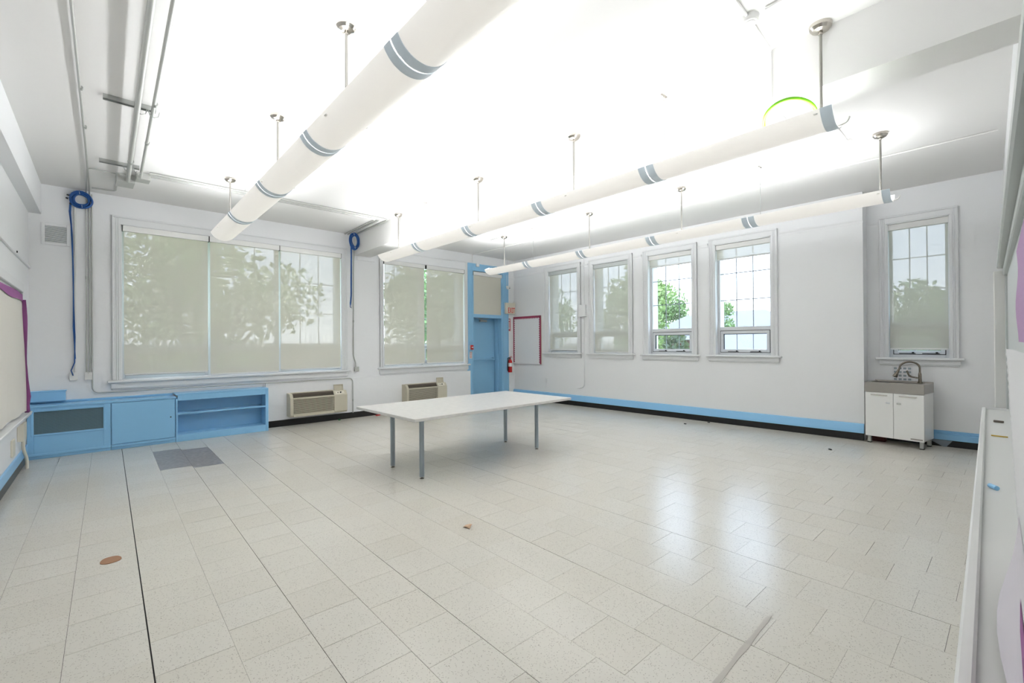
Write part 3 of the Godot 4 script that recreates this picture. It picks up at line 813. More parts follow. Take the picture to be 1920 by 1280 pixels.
func build_sink() -> void:
	var t := thing("sink_cabinet", "white two-door sink cabinet with a steel basin and gooseneck tap", "sink cabinet", Vector3(8.06, 0, -0.949), -PI / 2 - 0.157)
	# own frame: x along the front from left to right, z out towards the room, front face at z = 0
	var h := 0.32
	var d := 0.41
	var y0 := 0.108
	part(t, "body", mb().box(Vector3(-h, y0, -d), Vector3(-h + 0.016, 0.735, -0.018)).box(Vector3(h - 0.016, y0, -d), Vector3(h, 0.735, -0.018)).box(Vector3(-h, y0, -d), Vector3(h, y0 + 0.016, -0.018)).box(Vector3(-h, y0, -d), Vector3(h, 0.735, -d + 0.01)), M.gloss_white)
	for s in [-1.0, 1.0]:
		var a: float = 0.002 * s
		var b: float = (h - 0.001) * s
		var o := part(t, "door", bx(min(a, b), max(a, b), y0 - 0.006, 0.722, -0.018, 0.0, 0.002), M.gloss_white)
		var hc: float = 0.158 * s
		part(o, "handle", mb().tube(pipe_path([Vector3(hc - 0.09, 0.688, 0.0), Vector3(hc - 0.09, 0.688, 0.022), Vector3(hc + 0.09, 0.688, 0.022), Vector3(hc + 0.09, 0.688, 0.0)], 0.01, 3), 0.005, 8), M.nickel)
		part(o, "cabinet_latch", mb().box(Vector3(0.06 * s - 0.024, 0.575, 0.0), Vector3(0.06 * s + 0.024, 0.596, 0.008), 0.004).box(Vector3(0.06 * s - 0.008, 0.580, 0.008), Vector3(0.06 * s + 0.008, 0.591, 0.012), 0.003), M.vinyl if s < 0 else M.zinc)
	part(t, "maker_sticker", bx(0.18, 0.305, 0.12, 0.137, 0.0, 0.0008), M.brushed)
	for sx in [-1.0, 1.0]:
		for sz in [-0.05, -d + 0.05]:
			var l := part(t, "leg", bx(sx * (h - 0.035) - 0.021, sx * (h - 0.035) + 0.021, 0.012, y0, sz - 0.021, sz + 0.021, 0.003), M.steel)
			part(l, "foot", bx(sx * (h - 0.035) - 0.022, sx * (h - 0.035) + 0.022, 0.0, 0.012, sz - 0.022, sz + 0.022, 0.002), M.black)
	# basin: front apron, rim and an open bowl
	var bas := part(t, "basin", mb().box(Vector3(-h - 0.005, 0.725, -0.012), Vector3(h + 0.005, 0.862, 0.008), 0.004).box(Vector3(-h - 0.005, 0.852, -0.06), Vector3(h + 0.005, 0.862, -0.012)).box(Vector3(-h - 0.005, 0.852, -d), Vector3(h + 0.005, 0.862, -d + 0.10)).box(Vector3(-h - 0.005, 0.852, -d + 0.10), Vector3(-h + 0.05, 0.862, -0.06)).box(Vector3(h - 0.05, 0.852, -d + 0.10), Vector3(h + 0.005, 0.862, -0.06)).box(Vector3(-h - 0.005, 0.735, -d), Vector3(-h + 0.001, 0.852, -0.012)).box(Vector3(h - 0.001, 0.735, -d), Vector3(h + 0.005, 0.852, -0.012)), M.brushed)
	part(bas, "bowl", mb().box(Vector3(-h + 0.045, 0.69, -d + 0.095), Vector3(-h + 0.05, 0.855, -0.055)).box(Vector3(h - 0.05, 0.69, -d + 0.095), Vector3(h - 0.045, 0.855, -0.055)).box(Vector3(-h + 0.05, 0.69, -0.06), Vector3(h - 0.05, 0.855, -0.055)).box(Vector3(-h + 0.05, 0.69, -d + 0.095), Vector3(h - 0.05, 0.855, -d + 0.10)).box(Vector3(-h + 0.05, 0.685, -d + 0.10), Vector3(h - 0.05, 0.69, -0.06)), M.brushed)
	part(bas, "backsplash", bx(-h - 0.005, h + 0.005, 0.86, 0.875, -d, -d + 0.012, 0.002), M.brushed)
	# tap: stands near the right back corner, neck swings out to the left
	var f := part(t, "faucet", mb().lathe([Vector2(0.028, 0.862), Vector2(0.028, 0.87), Vector2(0.020, 0.88), Vector2(0.018, 0.98), Vector2(0.014, 1.0), Vector2(0.012, 1.01)], Vector3(0.20, 0, -0.335), 18), M.bronze_nickel)
	var neck := [Vector3(0.20, 1.0, -0.335)]
	for i in 15:
		var a := PI * i / 14.0
		neck.append(Vector3(0.20 - 0.10 * (1.0 - cos(a)), 1.065 + 0.085 * sin(a), -0.335 + 0.035 * (1.0 - cos(a))))
	neck.append(Vector3(-0.012, 1.03, -0.262))
	part(f, "spout", mb().tube(neck, 0.0125, 12), M.bronze_nickel)
	var head := mb().lathe([Vector2(0.0, -0.11), Vector2(0.026, -0.11), Vector2(0.028, -0.095), Vector2(0.016, -0.03), Vector2(0.0135, 0.0)], Vector3.ZERO, 16)
	var ho := part(f, "spray_head", head, M.bronze_nickel, Vector3(-0.010, 1.035, -0.262))
	ho.rotation.z = -0.42
	part(f, "handle", mb().tube(pipe_path([Vector3(0.195, 0.925, -0.335), Vector3(0.09, 0.945, -0.325), Vector3(0.065, 1.025, -0.315)], 0.03), 0.011, 10), M.bronze_nickel)

# ------------------------------------------------------------------ pipes, cables, boxes
func conduit(label: String, pts: Array, r: float, clips := [], m: Material = null, group := "metal conduits", bend := 0.09) -> Node3D:
	var t := thing("conduit", label, "conduit", pts[0], 0, group)
	var rel := []
	for p in pts:
		rel.append(p - pts[0])
	part(t, "pipe", mb().tube(pipe_path(rel, bend), r, 10), m if m else M.zinc)
	for c in clips:
		var d: Vector3 = c[1]
		var p: Vector3 = c[0] - pts[0]
		part(t, "coupling", mb().tube([p - d * 0.022, p + d * 0.022], r * 1.32, 12), M.steel)
	return t

func coil(label: String, at: Vector3, rx: float, ry: float, turns: int, seed_: int, hang: Array) -> void:
	var t := thing("cable_coil", label, "cable", at, 0, "coiled blue cables")
	var rng := RandomNumberGenerator.new()
	rng.seed = seed_
	var pts := []
	var steps := 26
	var ph := 0.0
	for i in turns * steps:
		var a := TAU * i / steps
		var k := 1.02 + 0.25 * sin(float(i) / steps * 2.4 + seed_) + 0.04 * sin(a * 2.0 + i * 0.05)
		ph = 0.025 + 0.016 * sin(i * 0.11)
		pts.append(Vector3(cos(a) * rx * k, sin(a) * ry * k, ph))
	part(t, "coil", mb().tube(pts, 0.0075, 6), M.cable_blue)
	for a in [1.75, 4.8]:
		part(t, "tie", mb().tube([Vector3(cos(a) * rx * 0.80, sin(a) * ry * 0.80, 0.045), Vector3(cos(a) * rx * 1.18, sin(a) * ry * 1.18, 0.045)], 0.003, 6), M.white)
	for h in hang:
		part(t, "hanging_cable", mb().tube(h, 0.0075, 6), M.cable_blue)

func build_services() -> void:
	var yc := CEIL - 0.02
	var g := "metal conduits"
	var lx := func(x: float, z: float) -> float: return x - LEAN * (z - ZA)
	# three conduits run along the ceiling towards the camera
	conduit("thin metal conduit running down beside the large blue coil", [Vector3(0.022, 1.085, ZA + 0.022), Vector3(0.022, yc, ZA + 0.022), Vector3(0.022, yc, ZA + 0.30), Vector3(-0.155, yc, ZD - 0.03)], 0.009, [[Vector3(-0.012, yc, -6.1), Vector3(0, 0, 1)], [Vector3(-0.035, yc, -5.2), Vector3(0, 0, 1)]])
	conduit("thick metal conduit below the ceiling ending at the larger junction box", [Vector3(0.375, CEIL - 0.085, -7.50), Vector3(0.21, CEIL - 0.085, ZD - 0.02)], 0.022, [[Vector3(0.362, CEIL - 0.085, -6.7), Vector3(-0.021, 0, 1).normalized()]])
	conduit("metal conduit below the ceiling ending at the smaller junction box", [Vector3(0.485, CEIL - 0.07, -7.30), Vector3(0.30, CEIL - 0.07, ZD - 0.02)], 0.015, [[Vector3(0.455, CEIL - 0.07, -6.0), Vector3(-0.023, 0, 1).normalized()], [Vector3(0.435, CEIL - 0.07, -5.0), Vector3(-0.023, 0, 1).normalized()]])
	# junction boxes and channel bars
	single("junction_box", bx(-0.09, 0.09, 0, 0.10, -0.14, 0.14, 0.003), M.zinc, "larger metal junction box under the ceiling by the thick conduit", "junction box", Vector3(0.355, CEIL - 0.10, -7.64), 0.02, "metal junction boxes")
	single("junction_box", bx(-0.07, 0.07, 0, 0.085, -0.09, 0.09, 0.003), M.zinc, "smaller metal junction box under the ceiling, where several thin pipes meet", "junction box", Vector3(0.515, CEIL - 0.085, -7.385), 0.02, "metal junction boxes")
	for z in [[-5.24, "metal channel bar across the ceiling, nearer the camera"], [-7.07, "metal channel bar across the ceiling, next to the junction boxes"]]:
		var t := thing("channel_bar", z[1], "channel bar", Vector3(0.10, CEIL, z[0]), 0, "ceiling channel bars")
		part(t, "channel", mb().box(Vector3(0, -0.042, -0.021), Vector3(0.36, -0.039, -0.009)).box(Vector3(0, -0.042, 0.009), Vector3(0.36, -0.039, 0.021)).box(Vector3(0, -0.042, -0.021), Vector3(0.36, 0.0, -0.018)).box(Vector3(0, -0.042, 0.018), Vector3(0.36, 0.0, 0.021)), M.steel)
		for x in [0.255, 0.345]:
			part(t, "strap", mb().tube([Vector3(x - 0.04, -0.04, 0.022), Vector3(x - 0.03, -0.085, 0.022), Vector3(x, -0.10, 0.022), Vector3(x + 0.03, -0.085, 0.022), Vector3(x + 0.04, -0.04, 0.022)], 0.004, 6), M.steel)
	# pipes from the boxes: to the left and along the ceiling to the middle beam
	conduit("metal conduit looping from the larger junction box to the wall pipes", [Vector3(0.29, yc, -7.78), Vector3(0.29, yc, -8.36), Vector3(0.045, yc, -8.40)], 0.010)
	conduit("metal conduit bending off the wall to the larger junction box", [Vector3(-0.012, 1.085, ZA + 0.022), Vector3(-0.012, yc, ZA + 0.022), Vector3(0.0, yc, -7.47), Vector3(0.262, yc, -7.50)], 0.0068, [[Vector3(-0.012, 2.4, ZA + 0.022), Vector3.UP]])
	var row := [[-7.33, 3.62, -0.03, 0.012], [-7.27, 3.68, 0.0, 0.012], [-7.19, 3.79, 0.02, 0.012]]
	var names := ["first", "second", "third"]
	for i in 3:
		var a: Array = row[i]
		conduit("thin metal conduit across the ceiling to the beam, %s from the windows" % names[i], [Vector3(0.57, yc, a[0] - 0.02), Vector3(2.2, yc, a[0]), Vector3(a[1] + 0.02, yc, a[0] + 0.02), Vector3(a[1] + 0.045, yc, -8.40), Vector3(a[1] + 0.045, yc, ZA + 0.05)], a[3], [[Vector3(3.05, yc, a[0] + 0.009), Vector3.RIGHT]] if i == 1 else [])
	conduit("metal conduit down the wall and under the sill of the widest window", [Vector3(0.046, 3.58, ZA + 0.022), Vector3(0.046, 0.785, ZA + 0.022), Vector3(2.0, 0.785, ZA + 0.062), Vector3(3.80, 0.785, ZA + 0.066), Vector3(3.80, 0.10, ZA + 0.066)], 0.0085, [[Vector3(3.80, 0.35, ZA + 0.066), Vector3.UP]])
	conduit("metal conduit above the grey switch box between the windows", [Vector3(3.86, 3.40, ZA + 0.02), Vector3(3.845, 2.9, ZA + 0.02), Vector3(3.835, 1.20, ZA + 0.02), Vector3(3.885, 1.08, ZA + 0.02), Vector3(3.892, 0.985, ZA + 0.02)], 0.011, [[Vector3(3.84, 1.9, ZA + 0.02), Vector3.UP]])
	conduit("pale raceway holding the smaller blue coil", [Vector3(3.815, 3.45, ZA + 0.016), Vector3(3.815, 2.15, ZA + 0.016)], 0.010, [], M.white)
	conduit("pale conduit from the large blue coil to its outlet", [Vector3(-0.125, 3.42, ZA + 0.016), Vector3(-0.125, 1.08, ZA + 0.016)], 0.011, [], M.white)
	# outlet boxes on the back wall
	for b in [[-0.144, 1.032, 0.076, 0.10, M.white, "white outlet box at the end of the blue cable"], [0.006, 1.028, 0.072, 0.10, M.white, "white outlet box under the twin pipes"], [3.895, 0.955, 0.085, 0.085, M.zinc, "grey metal switch box between the back windows"]]:
		var t := thing("outlet_box", b[5], "outlet", Vector3(b[0], b[1], ZA), 0, "wall outlet boxes")
		part(t, "box", bx(-b[2] / 2, b[2] / 2, -b[3] / 2, b[3] / 2, 0, 0.04, 0.004), b[4])
		part(t, "cover", bx(-b[2] / 2 - 0.003, b[2] / 2 + 0.003, -b[3] / 2 - 0.003, b[3] / 2 + 0.003, 0.04, 0.045, 0.002), b[4])
		part(t, "screw", mb().lathe([Vector2(0.004, 0), Vector2(0.003, 0.002), Vector2(0, 0.002)], Vector3.ZERO, 8), M.steel, Vector3(0, b[3] * 0.36, 0.045)).rotation.x = PI / 2
	# cables
	coil("large round coil of blue cable high beside the wall vent", Vector3(-0.062, 3.472, ZA + 0.03), 0.092, 0.092, 10, 3, [[Vector3(-0.105, 0.02, 0.03), Vector3(-0.118, -0.18, 0.02), Vector3(-0.10, -0.38, 0.015), Vector3(-0.085, -0.9, 0.012), Vector3(-0.078, -1.5, 0.012), Vector3(-0.066, -1.9, 0.015), Vector3(-0.07, -2.25, 0.012), Vector3(-0.105, -2.36, 0.02), Vector3(-0.085, -2.43, 0.03)], [Vector3(-0.098, 0.0, 0.03), Vector3(-0.106, -0.2, 0.025), Vector3(-0.090, -0.5, 0.018), Vector3(-0.080, -1.1, 0.012), Vector3(-0.082, -1.75, 0.014), Vector3(-0.064, -2.2, 0.012)]])
	var ct: Node3D = get_node("cable_coil")
	for p in [[-0.13, 0.04, 0.0], [-0.14, -0.005, 0.0], [-0.105, -0.075, -0.5]]:
		part(ct, "connector", bx(-0.014, 0.014, -0.009, 0.009, 0.02, 0.038, 0.003), M.black, Vector3(p[0], p[1], 0.0)).rotation.z = p[2] - 0.4
		part(ct, "loose_end", mb().tube([Vector3(p[0], p[1], 0.03), Vector3(p[0] * 0.92, p[1] + 0.015, 0.035), Vector3(-0.095, p[1] * 0.6, 0.035)], 0.004, 6), M.cable_blue)
	coil("smaller upright coil of blue cable where the beam meets the wall", Vector3(3.765, 3.44, ZA + 0.23), 0.078, 0.13, 9, 5, [[Vector3(-0.07, -0.05, 0.02), Vector3(-0.065, -0.3, 0.012), Vector3(-0.07, -0.7, 0.012), Vector3(-0.072, -1.05, 0.012), Vector3(-0.088, -1.2, 0.014), Vector3(-0.085, -1.28, 0.014), Vector3(-0.066, -1.29, 0.014)], [Vector3(-0.06, -0.05, 0.02), Vector3(-0.052, -0.3, 0.012), Vector3(-0.056, -0.7, 0.012), Vector3(-0.058, -1.05, 0.012), Vector3(-0.07, -1.18, 0.014), Vector3(-0.084, -1.25, 0.016)]])
	# wall vent
	var v := thing("wall_vent", "square pale louvred vent high in the back corner", "vent", Vector3(-0.312, 2.96, ZA))
	part(v, "frame", mb().box(Vector3(-0.14, -0.145, 0), Vector3(-0.105, 0.145, 0.014), 0.003).box(Vector3(0.105, -0.145, 0), Vector3(0.14, 0.145, 0.014), 0.003).box(Vector3(-0.105, 0.11, 0), Vector3(0.105, 0.145, 0.014), 0.003).box(Vector3(-0.105, -0.145, 0), Vector3(0.105, -0.11, 0.014), 0.003), M.wall)
	part(v, "backing", bx(-0.105, 0.105, -0.11, 0.11, 0.0, 0.002), M.mesh_grille)
	for i in 14:
		part(v, "slat", bx(-0.105, 0.105, -0.006, 0.001, -0.004, 0.004), M.wall, Vector3(0, -0.10 + i * 0.0156, 0.008)).rotation.x = 0.7
	# white raceways on the ceiling right of the beam and ceiling boxes
	conduit("long white raceway along the ceiling to the blue door", [Vector3(6.84, CEIL - 0.012, 0.05), Vector3(6.80, CEIL - 0.012, -4.0), Vector3(6.84, CEIL - 0.012, ZA + 0.03), Vector3(6.84, 3.42, ZA + 0.03)], 0.009, [], M.ceiling, "white raceways", 0.03)
	single("raceway_box", bx(-0.045, 0.045, -0.04, 0.04, 0, 0.035, 0.004), M.trim, "small white box over the blue door corner", "junction box", Vector3(6.975, 3.365, ZA + 0.035))
	conduit("white raceway from the ceiling to the dome camera", [Vector3(7.965, 3.56, ZA + 0.02), Vector3(7.965, 2.95, ZA + 0.02)], 0.012, [], M.white, "white raceways")
	var y2 := CEIL - 0.012
	conduit("white raceway crossing the ceiling above the middle lamp row", [Vector3(2.2, y2, -1.10), Vector3(3.24, y2, -1.105), Vector3(3.705, y2, -1.12)], 0.010, [], M.ceiling, "white raceways", 0.02)
	conduit("white raceway running down the side of the ceiling beam", [Vector3(3.715, 3.60, -1.125), Vector3(3.715, 3.20, -1.125), Vector3(4.03, 3.205, -1.12)], 0.010, [], M.ceiling, "white raceways", 0.02)
	conduit("white raceway beside the last hanger of the middle lamp row", [Vector3(3.12, y2, 0.10), Vector3(3.22, y2, -1.0)], 0.008, [], M.ceiling, "white raceways", 0.02)
	conduit("white raceway between the beam and the lamp row near the windows", [Vector3(4.10, y2, -1.08), Vector3(5.98, y2, -1.07)], 0.010, [], M.ceiling, "white raceways", 0.02)
	conduit("thin grey wire along the ceiling over the lamp row near the windows", [Vector3(6.05, y2 + 0.003, -1.22), Vector3(6.09, y2 + 0.003, -2.9), Vector3(6.15, y2 + 0.003, -5.0), Vector3(6.16, y2 + 0.003, -7.2)], 0.0045, [], M.zinc, "white raceways", 0.02)
	for p in [[3.24, -1.10, "white round ceiling box over the middle lamp row"], [6.02, -1.08, "white round ceiling box over the lamp row near the windows"]]:
		var t := thing("ceiling_box", p[2], "ceiling box", Vector3(p[0], CEIL, p[1]), 0, "round ceiling boxes")
		part(t, "body", mb().lathe([Vector2(0, -0.04), Vector2(0.045, -0.04), Vector2(0.052, -0.03), Vector2(0.055, 0.0)], Vector3.ZERO, 24), M.ceiling)
		part(t, "cover", mb().lathe([Vector2(0, -0.046), Vector2(0.03, -0.045), Vector2(0.034, -0.039)], Vector3.ZERO, 24), M.ceiling)
	# right wall: painted box and raceways
	single("wall_box", bx(-0.09, 0.09, -0.135, 0.135, 0, 0.07, 0.005), M.wall, "grey painted box between the two shaded narrow windows", "junction box", Vector3(XB, 2.17, -6.39), -PI / 2)
	conduit("painted raceway above the grey painted box", [Vector3(XB - 0.012, 3.60, -6.37), Vector3(XB - 0.012, 2.30, -6.37)], 0.012, [], M.wall, "painted raceways")
	conduit("painted raceway below the grey painted box with a hook at its end", [Vector3(XB - 0.012, 2.04, -6.375), Vector3(XB - 0.012, 0.44, -6.375), Vector3(XB - 0.012, 0.40, -6.58)], 0.012, [], M.wall, "painted raceways")
	single("wall_socket", mb().box(Vector3(-0.03, -0.05, 0), Vector3(0.03, 0.05, 0.012), 0.003).box(Vector3(-0.012, -0.20, 0), Vector3(0.0, -0.05, 0.01)), M.trim, "white wall socket below the maroon-bordered pin board", "socket", Vector3(XB, 0.53, -7.55), -PI / 2)

# ------------------------------------------------------------------ signs, boards, small things
func text(parent: Node3D, words: String, size: float, m: Material, at: Vector3, bold := true, narrow := 1.0) -> void:
	var f := SystemFont.new()
	f.font_names = PackedStringArray(["Droid Sans"])
	f.font_weight = 700 if bold else 400
	var t := TextMesh.new()
	t.text = words
	t.font = f
	t.font_size = 64
	t.pixel_size = size / 64.0
	t.depth = 0.002
	part(parent, "lettering", t, m, at).scale.x = narrow

func scallop_border(w: float, h: float, wide: float, step: float, sides: Array) -> MB:
	# border strips with a scalloped inner edge, in x, y; sides: left, top, right, bottom
	var m := mb()
	var strip := func(n: int, to: Callable) -> void:
		for i in n:
			for q in 4:
				var s0 := (i + q / 4.0)
				var s1 := (i + (q + 1) / 4.0)
				var d0: float = wide - 0.4 * wide * abs(sin(PI * s0))
				var d1: float = wide - 0.4 * wide * abs(sin(PI * s1))
				var a: Vector3 = to.call(s0 / n, 0.0)
				var b: Vector3 = to.call(s1 / n, 0.0)
				var c: Vector3 = to.call(s1 / n, d1)
				var d: Vector3 = to.call(s0 / n, d0)
				m.quad(a, b, c, d, Vector3.BACK)
				m.quad(a - Vector3(0, 0, 0.001), b - Vector3(0, 0, 0.001), c - Vector3(0, 0, 0.001), d - Vector3(0, 0, 0.001), Vector3.FORWARD)
	var nx := int(w / step)
	var ny := int(h / step)
	if sides[0]: strip.call(ny, func(s, d): return Vector3(-w / 2 + d, -h / 2 + h * s, 0))
	if sides[1]: strip.call(nx, func(s, d): return Vector3(-w / 2 + w * s, h / 2 - d, 0))
	if sides[2]: strip.call(ny, func(s, d): return Vector3(w / 2 - d, -h / 2 + h * s, 0))
	if sides[3]: strip.call(nx, func(s, d): return Vector3(-w / 2 + w * s, -h / 2 + d, 0))
	return m

func build_signs() -> void:
	var e := thing("exit_sign", "cream exit sign with red letters beside the blue door", "sign", Vector3(8.045, 2.345, ZA + 0.02))
	part(e, "housing", bx(-0.165, 0.165, -0.135, 0.14, 0.0, 0.07, 0.006), M.cream_sign)
	part(e, "mount", bx(-0.17, 0.17, 0.115, 0.15, -0.02, 0.075, 0.004), M.cream_sign)
	text(e, "EXIT", 0.19, M.red_print, Vector3(0.02, -0.045, 0.0705), true, 0.62)
	var la := thing("emergency_light", "tiny white emergency lamp heads on the exit sign", "lamp", Vector3(8.205, 2.50, ZA + 0.05))
	part(la, "bracket", bx(-0.05, 0.02, -0.012, 0.004, -0.01, 0.01, 0.002), M.white)
	for x in [-0.03, 0.015]:
		part(la, "lamp_head", mb().lathe([Vector2(0, 0), Vector2(0.014, 0.004), Vector2(0.02, 0.02), Vector2(0.019, 0.024), Vector2(0, 0.024)], Vector3.ZERO, 12), M.gloss_white, Vector3(x, 0.016, 0.0)).rotation.x = PI / 2
	var a := thing("extinguisher_sign", "narrow red sign with a white down arrow above the extinguisher", "sign", Vector3(8.065, 1.93, ZA))
	part(a, "plate", bx(-0.048, 0.048, -0.165, 0.165, 0, 0.004, 0.001), M.red)
	part(a, "border", mb().box(Vector3(-0.043, -0.160, 0.004), Vector3(-0.039, 0.160, 0.0046)).box(Vector3(0.039, -0.160, 0.004), Vector3(0.043, 0.160, 0.0046)).box(Vector3(-0.039, 0.156, 0.004), Vector3(0.039, 0.160, 0.0046)).box(Vector3(-0.039, -0.160, 0.004), Vector3(0.039, -0.156, 0.0046)), M.white_paper)
	part(a, "arrow", mb().prism(PackedVector2Array([Vector2(-0.012, 0.08), Vector2(0.012, 0.08), Vector2(0.012, -0.08), Vector2(0.028, -0.08), Vector2(0, -0.135), Vector2(-0.028, -0.08), Vector2(-0.012, -0.08)]), 0.004, 0.0047), M.white_paper)
	part(a, "picture", bx(-0.022, 0.022, 0.10, 0.14, 0.004, 0.0047), M.white_paper)
	var x := thing("fire_extinguisher", "red fire extinguisher with a white label hung beside the door", "extinguisher", Vector3(8.02, 0.69, ZA + 0.075))
	part(x, "cylinder", mb().lathe([Vector2(0, 0), Vector2(0.052, 0.0), Vector2(0.055, 0.01), Vector2(0.055, 0.27), Vector2(0.048, 0.30), Vector2(0.03, 0.325), Vector2(0.02, 0.335), Vector2(0.02, 0.35)], Vector3.ZERO, 24), M.red)
	part(x, "label_sticker", mb().lathe([Vector2(0.0556, 0.15), Vector2(0.0556, 0.245)], Vector3.ZERO, 24), M.white_paper)
	part(x, "valve", mb().lathe([Vector2(0.016, 0.35), Vector2(0.018, 0.37), Vector2(0.012, 0.385), Vector2(0, 0.385)], Vector3.ZERO, 12), M.black)
	part(x, "lever", mb().box(Vector3(-0.012, 0.385, -0.01), Vector3(0.075, 0.395, 0.01), 0.003).box(Vector3(-0.012, 0.405, -0.008), Vector3(0.07, 0.413, 0.008), 0.003), M.red)
	part(x, "hose", mb().tube(pipe_path([Vector3(-0.012, 0.37, 0.0), Vector3(-0.07, 0.38, 0.0), Vector3(-0.078, 0.2, 0.0), Vector3(-0.075, 0.04, 0.0)], 0.05), 0.013, 10), M.black)
	part(x, "wall_bracket", bx(-0.02, 0.02, 0.27, 0.34, -0.075, -0.03, 0.003), M.black)
	var p := thing("fire_alarm_pull", "small red and white fire alarm pull box on the door casing", "fire alarm", Vector3(6.775, 1.352, ZA + 0.03))
	part(p, "box", bx(-0.04, 0.045, -0.055, 0.055, 0, 0.045, 0.005), M.red)
	part(p, "side_plate", bx(-0.05, -0.036, -0.058, 0.058, 0, 0.03, 0.003), M.white_paper)
	part(p, "handle", bx(-0.02, 0.03, -0.012, 0.012, 0.045, 0.056, 0.003), M.white_paper)
	var nt := thing("fire_notice", "small white notice with red lines under the fire alarm", "notice", Vector3(6.765, 1.165, ZA + 0.0305))
	part(nt, "sheet", bx(-0.042, 0.042, -0.085, 0.085, 0, 0.0012), M.white_paper)
	for i in 6:
		part(nt, "printed_line", bx(-0.032, 0.032, 0.055 - i * 0.024, 0.064 - i * 0.024, 0.0012, 0.0016), M.red_print)
	var dc := thing("dome_camera", "small white dome camera with a dark lens on the back wall", "camera", Vector3(7.985, 2.885, ZA + 0.02))
	part(dc, "base", mb().lathe([Vector2(0.055, 0), Vector2(0.055, 0.02), Vector2(0.048, 0.03), Vector2(0, 0.03)], Vector3.ZERO, 24), M.gloss_white, Vector3(0, 0.02, 0.03))
	part(dc, "dome", mb().lathe([Vector2(0, -0.045), Vector2(0.022, -0.041), Vector2(0.038, -0.025), Vector2(0.046, 0.0), Vector2(0.048, 0.02)], Vector3.ZERO, 24), M.gloss_white, Vector3(0, 0.005, 0.03))
	part(dc, "lens", mb().lathe([Vector2(0, -0.012), Vector2(0.012, -0.010), Vector2(0.015, 0.0), Vector2(0.012, 0.010), Vector2(0, 0.012)], Vector3.ZERO, 12), M.black, Vector3(0.026, -0.008, 0.066))
	# maroon bordered pin board on the right wall
	var w := 1.02
	var h := 1.22
	var b := thing("pin_board", "white paper pin board with a scalloped maroon border", "pin board", Vector3(XB - 0.001, 1.525, -8.205), -PI / 2)
	part(b, "backing", bx(-w / 2, w / 2, -h / 2, h / 2, 0, 0.022, 0.003), M.beige)
	part(b, "paper_cover", bx(-w / 2 + 0.006, w / 2 - 0.006, -h / 2 + 0.004, h / 2 - 0.004, 0.022, 0.024), M.wall)
	part(b, "border", scallop_border(w, h, 0.080, 0.055, [true, true, true, false]), M.maroon, Vector3(0, 0, 0.027))
	part(b, "loose_paper_edge", bx(-w / 2, w / 2 - 0.05, -h / 2 - 0.012, -h / 2 + 0.03, 0.024, 0.030, 0.002), M.white_paper)
	# covered board on the left wall with a purple border that curls off the wall
	var lb := thing("pin_board", "large paper-covered pin board with a curling purple border", "pin board", Vector3(left_x(-7.9), 0, -7.9), -0.02)
	part(lb, "head_trim", mb().box(Vector3(0, 2.09, -0.02), Vector3(0.03, 2.19, 6.5), 0.006).box(Vector3(0, 1.90, -0.02), Vector3(0.024, 2.09, 0.012), 0.004), M.trim)
	var lens_ := 5.5
	var gp := []
	for i in 15:
		var y := lerpf(2.05, 0.68, i / 14.0)
		var rowp := []
		for j in 25:
			var z := lens_ * pow(j / 24.0, 1.3)
			var bulge := 0.012 + 0.045 * pow(i / 14.0, 1.2) * exp(-z * 1.3) + 0.012 * sin(z * 7.0 + i * 0.25) * (i / 14.0)
			rowp.append(Vector3(bulge, y, z))
		gp.append(rowp)
	part(lb, "paper_cover", mb().sheet(gp), M.paper)
	var gv := []
	for i in 15:
		var y := lerpf(2.0, 0.66, i / 14.0)
		var bulge := 0.016 + 0.050 * pow(i / 14.0, 1.1) - (0.02 if i > 12 else 0.0)
		gv.append([Vector3(bulge - 0.012, y, 0.005), Vector3(bulge + 0.026 + 0.012 * sin(i * 0.5 + 0.6), y, 0.03 + 0.006 * sin(i * 1.9))])
	part(lb, "border", mb().sheet(gv), M.purple)
	var gh := []
	for j in 25:
		var z := lens_ * j / 24.0
		gh.append([Vector3(0.020, 2.06 + 0.01 * sin(z * 3.0), z), Vector3(0.022, 1.975 + 0.012 * sin(z * 5.0), z)])
	part(lb, "border", mb().sheet(gh), M.purple)
	var lt := thing("chalk_tray", "long white ledge under the purple-bordered board", "tray", Vector3(left_x(-7.9), 0.63, -7.93), -0.02)
	part(lt, "ledge", bx(0, 0.09, 0.0, 0.03, 0, 7.6, 0.006), M.trim)
	part(lt, "lip", bx(0.075, 0.095, 0.02, 0.042, 0, 7.6, 0.006), M.trim)
	part(lt, "lower_trim", bx(0, 0.035, -0.06, 0.0, 0, 7.6, 0.006), M.trim)
	var ob := thing("wall_outlet", "cream outlet box with a pale pipe down to the floor", "outlet", Vector3(left_x(-7.75), 0, -7.75), -0.02)
	part(ob, "box", bx(0.0, 0.055, 0.36, 0.56, -0.10, 0.16, 0.004), M.cream_sign)
	part(ob, "face_plate", bx(0.01, 0.05, 0.42, 0.52, -0.106, -0.10, 0.002), M.gloss_white)
	part(ob, "pipe", mb().tube(pipe_path([Vector3(0.03, 0.37, -0.04), Vector3(0.03, 0.25, -0.04), Vector3(0.055, 0.12, -0.10), Vector3(0.055, 0.0, -0.10)], 0.06), 0.016, 12), M.cream_sign)
	single("wall_socket", bx(0, 0.02, -0.09, 0.09, -0.08, 0.08, 0.004), M.cream_sign, "cream wall socket low under the ledge of the purple-bordered board", "socket", Vector3(left_x(-7.2), 0.36, -7.2), -0.02)

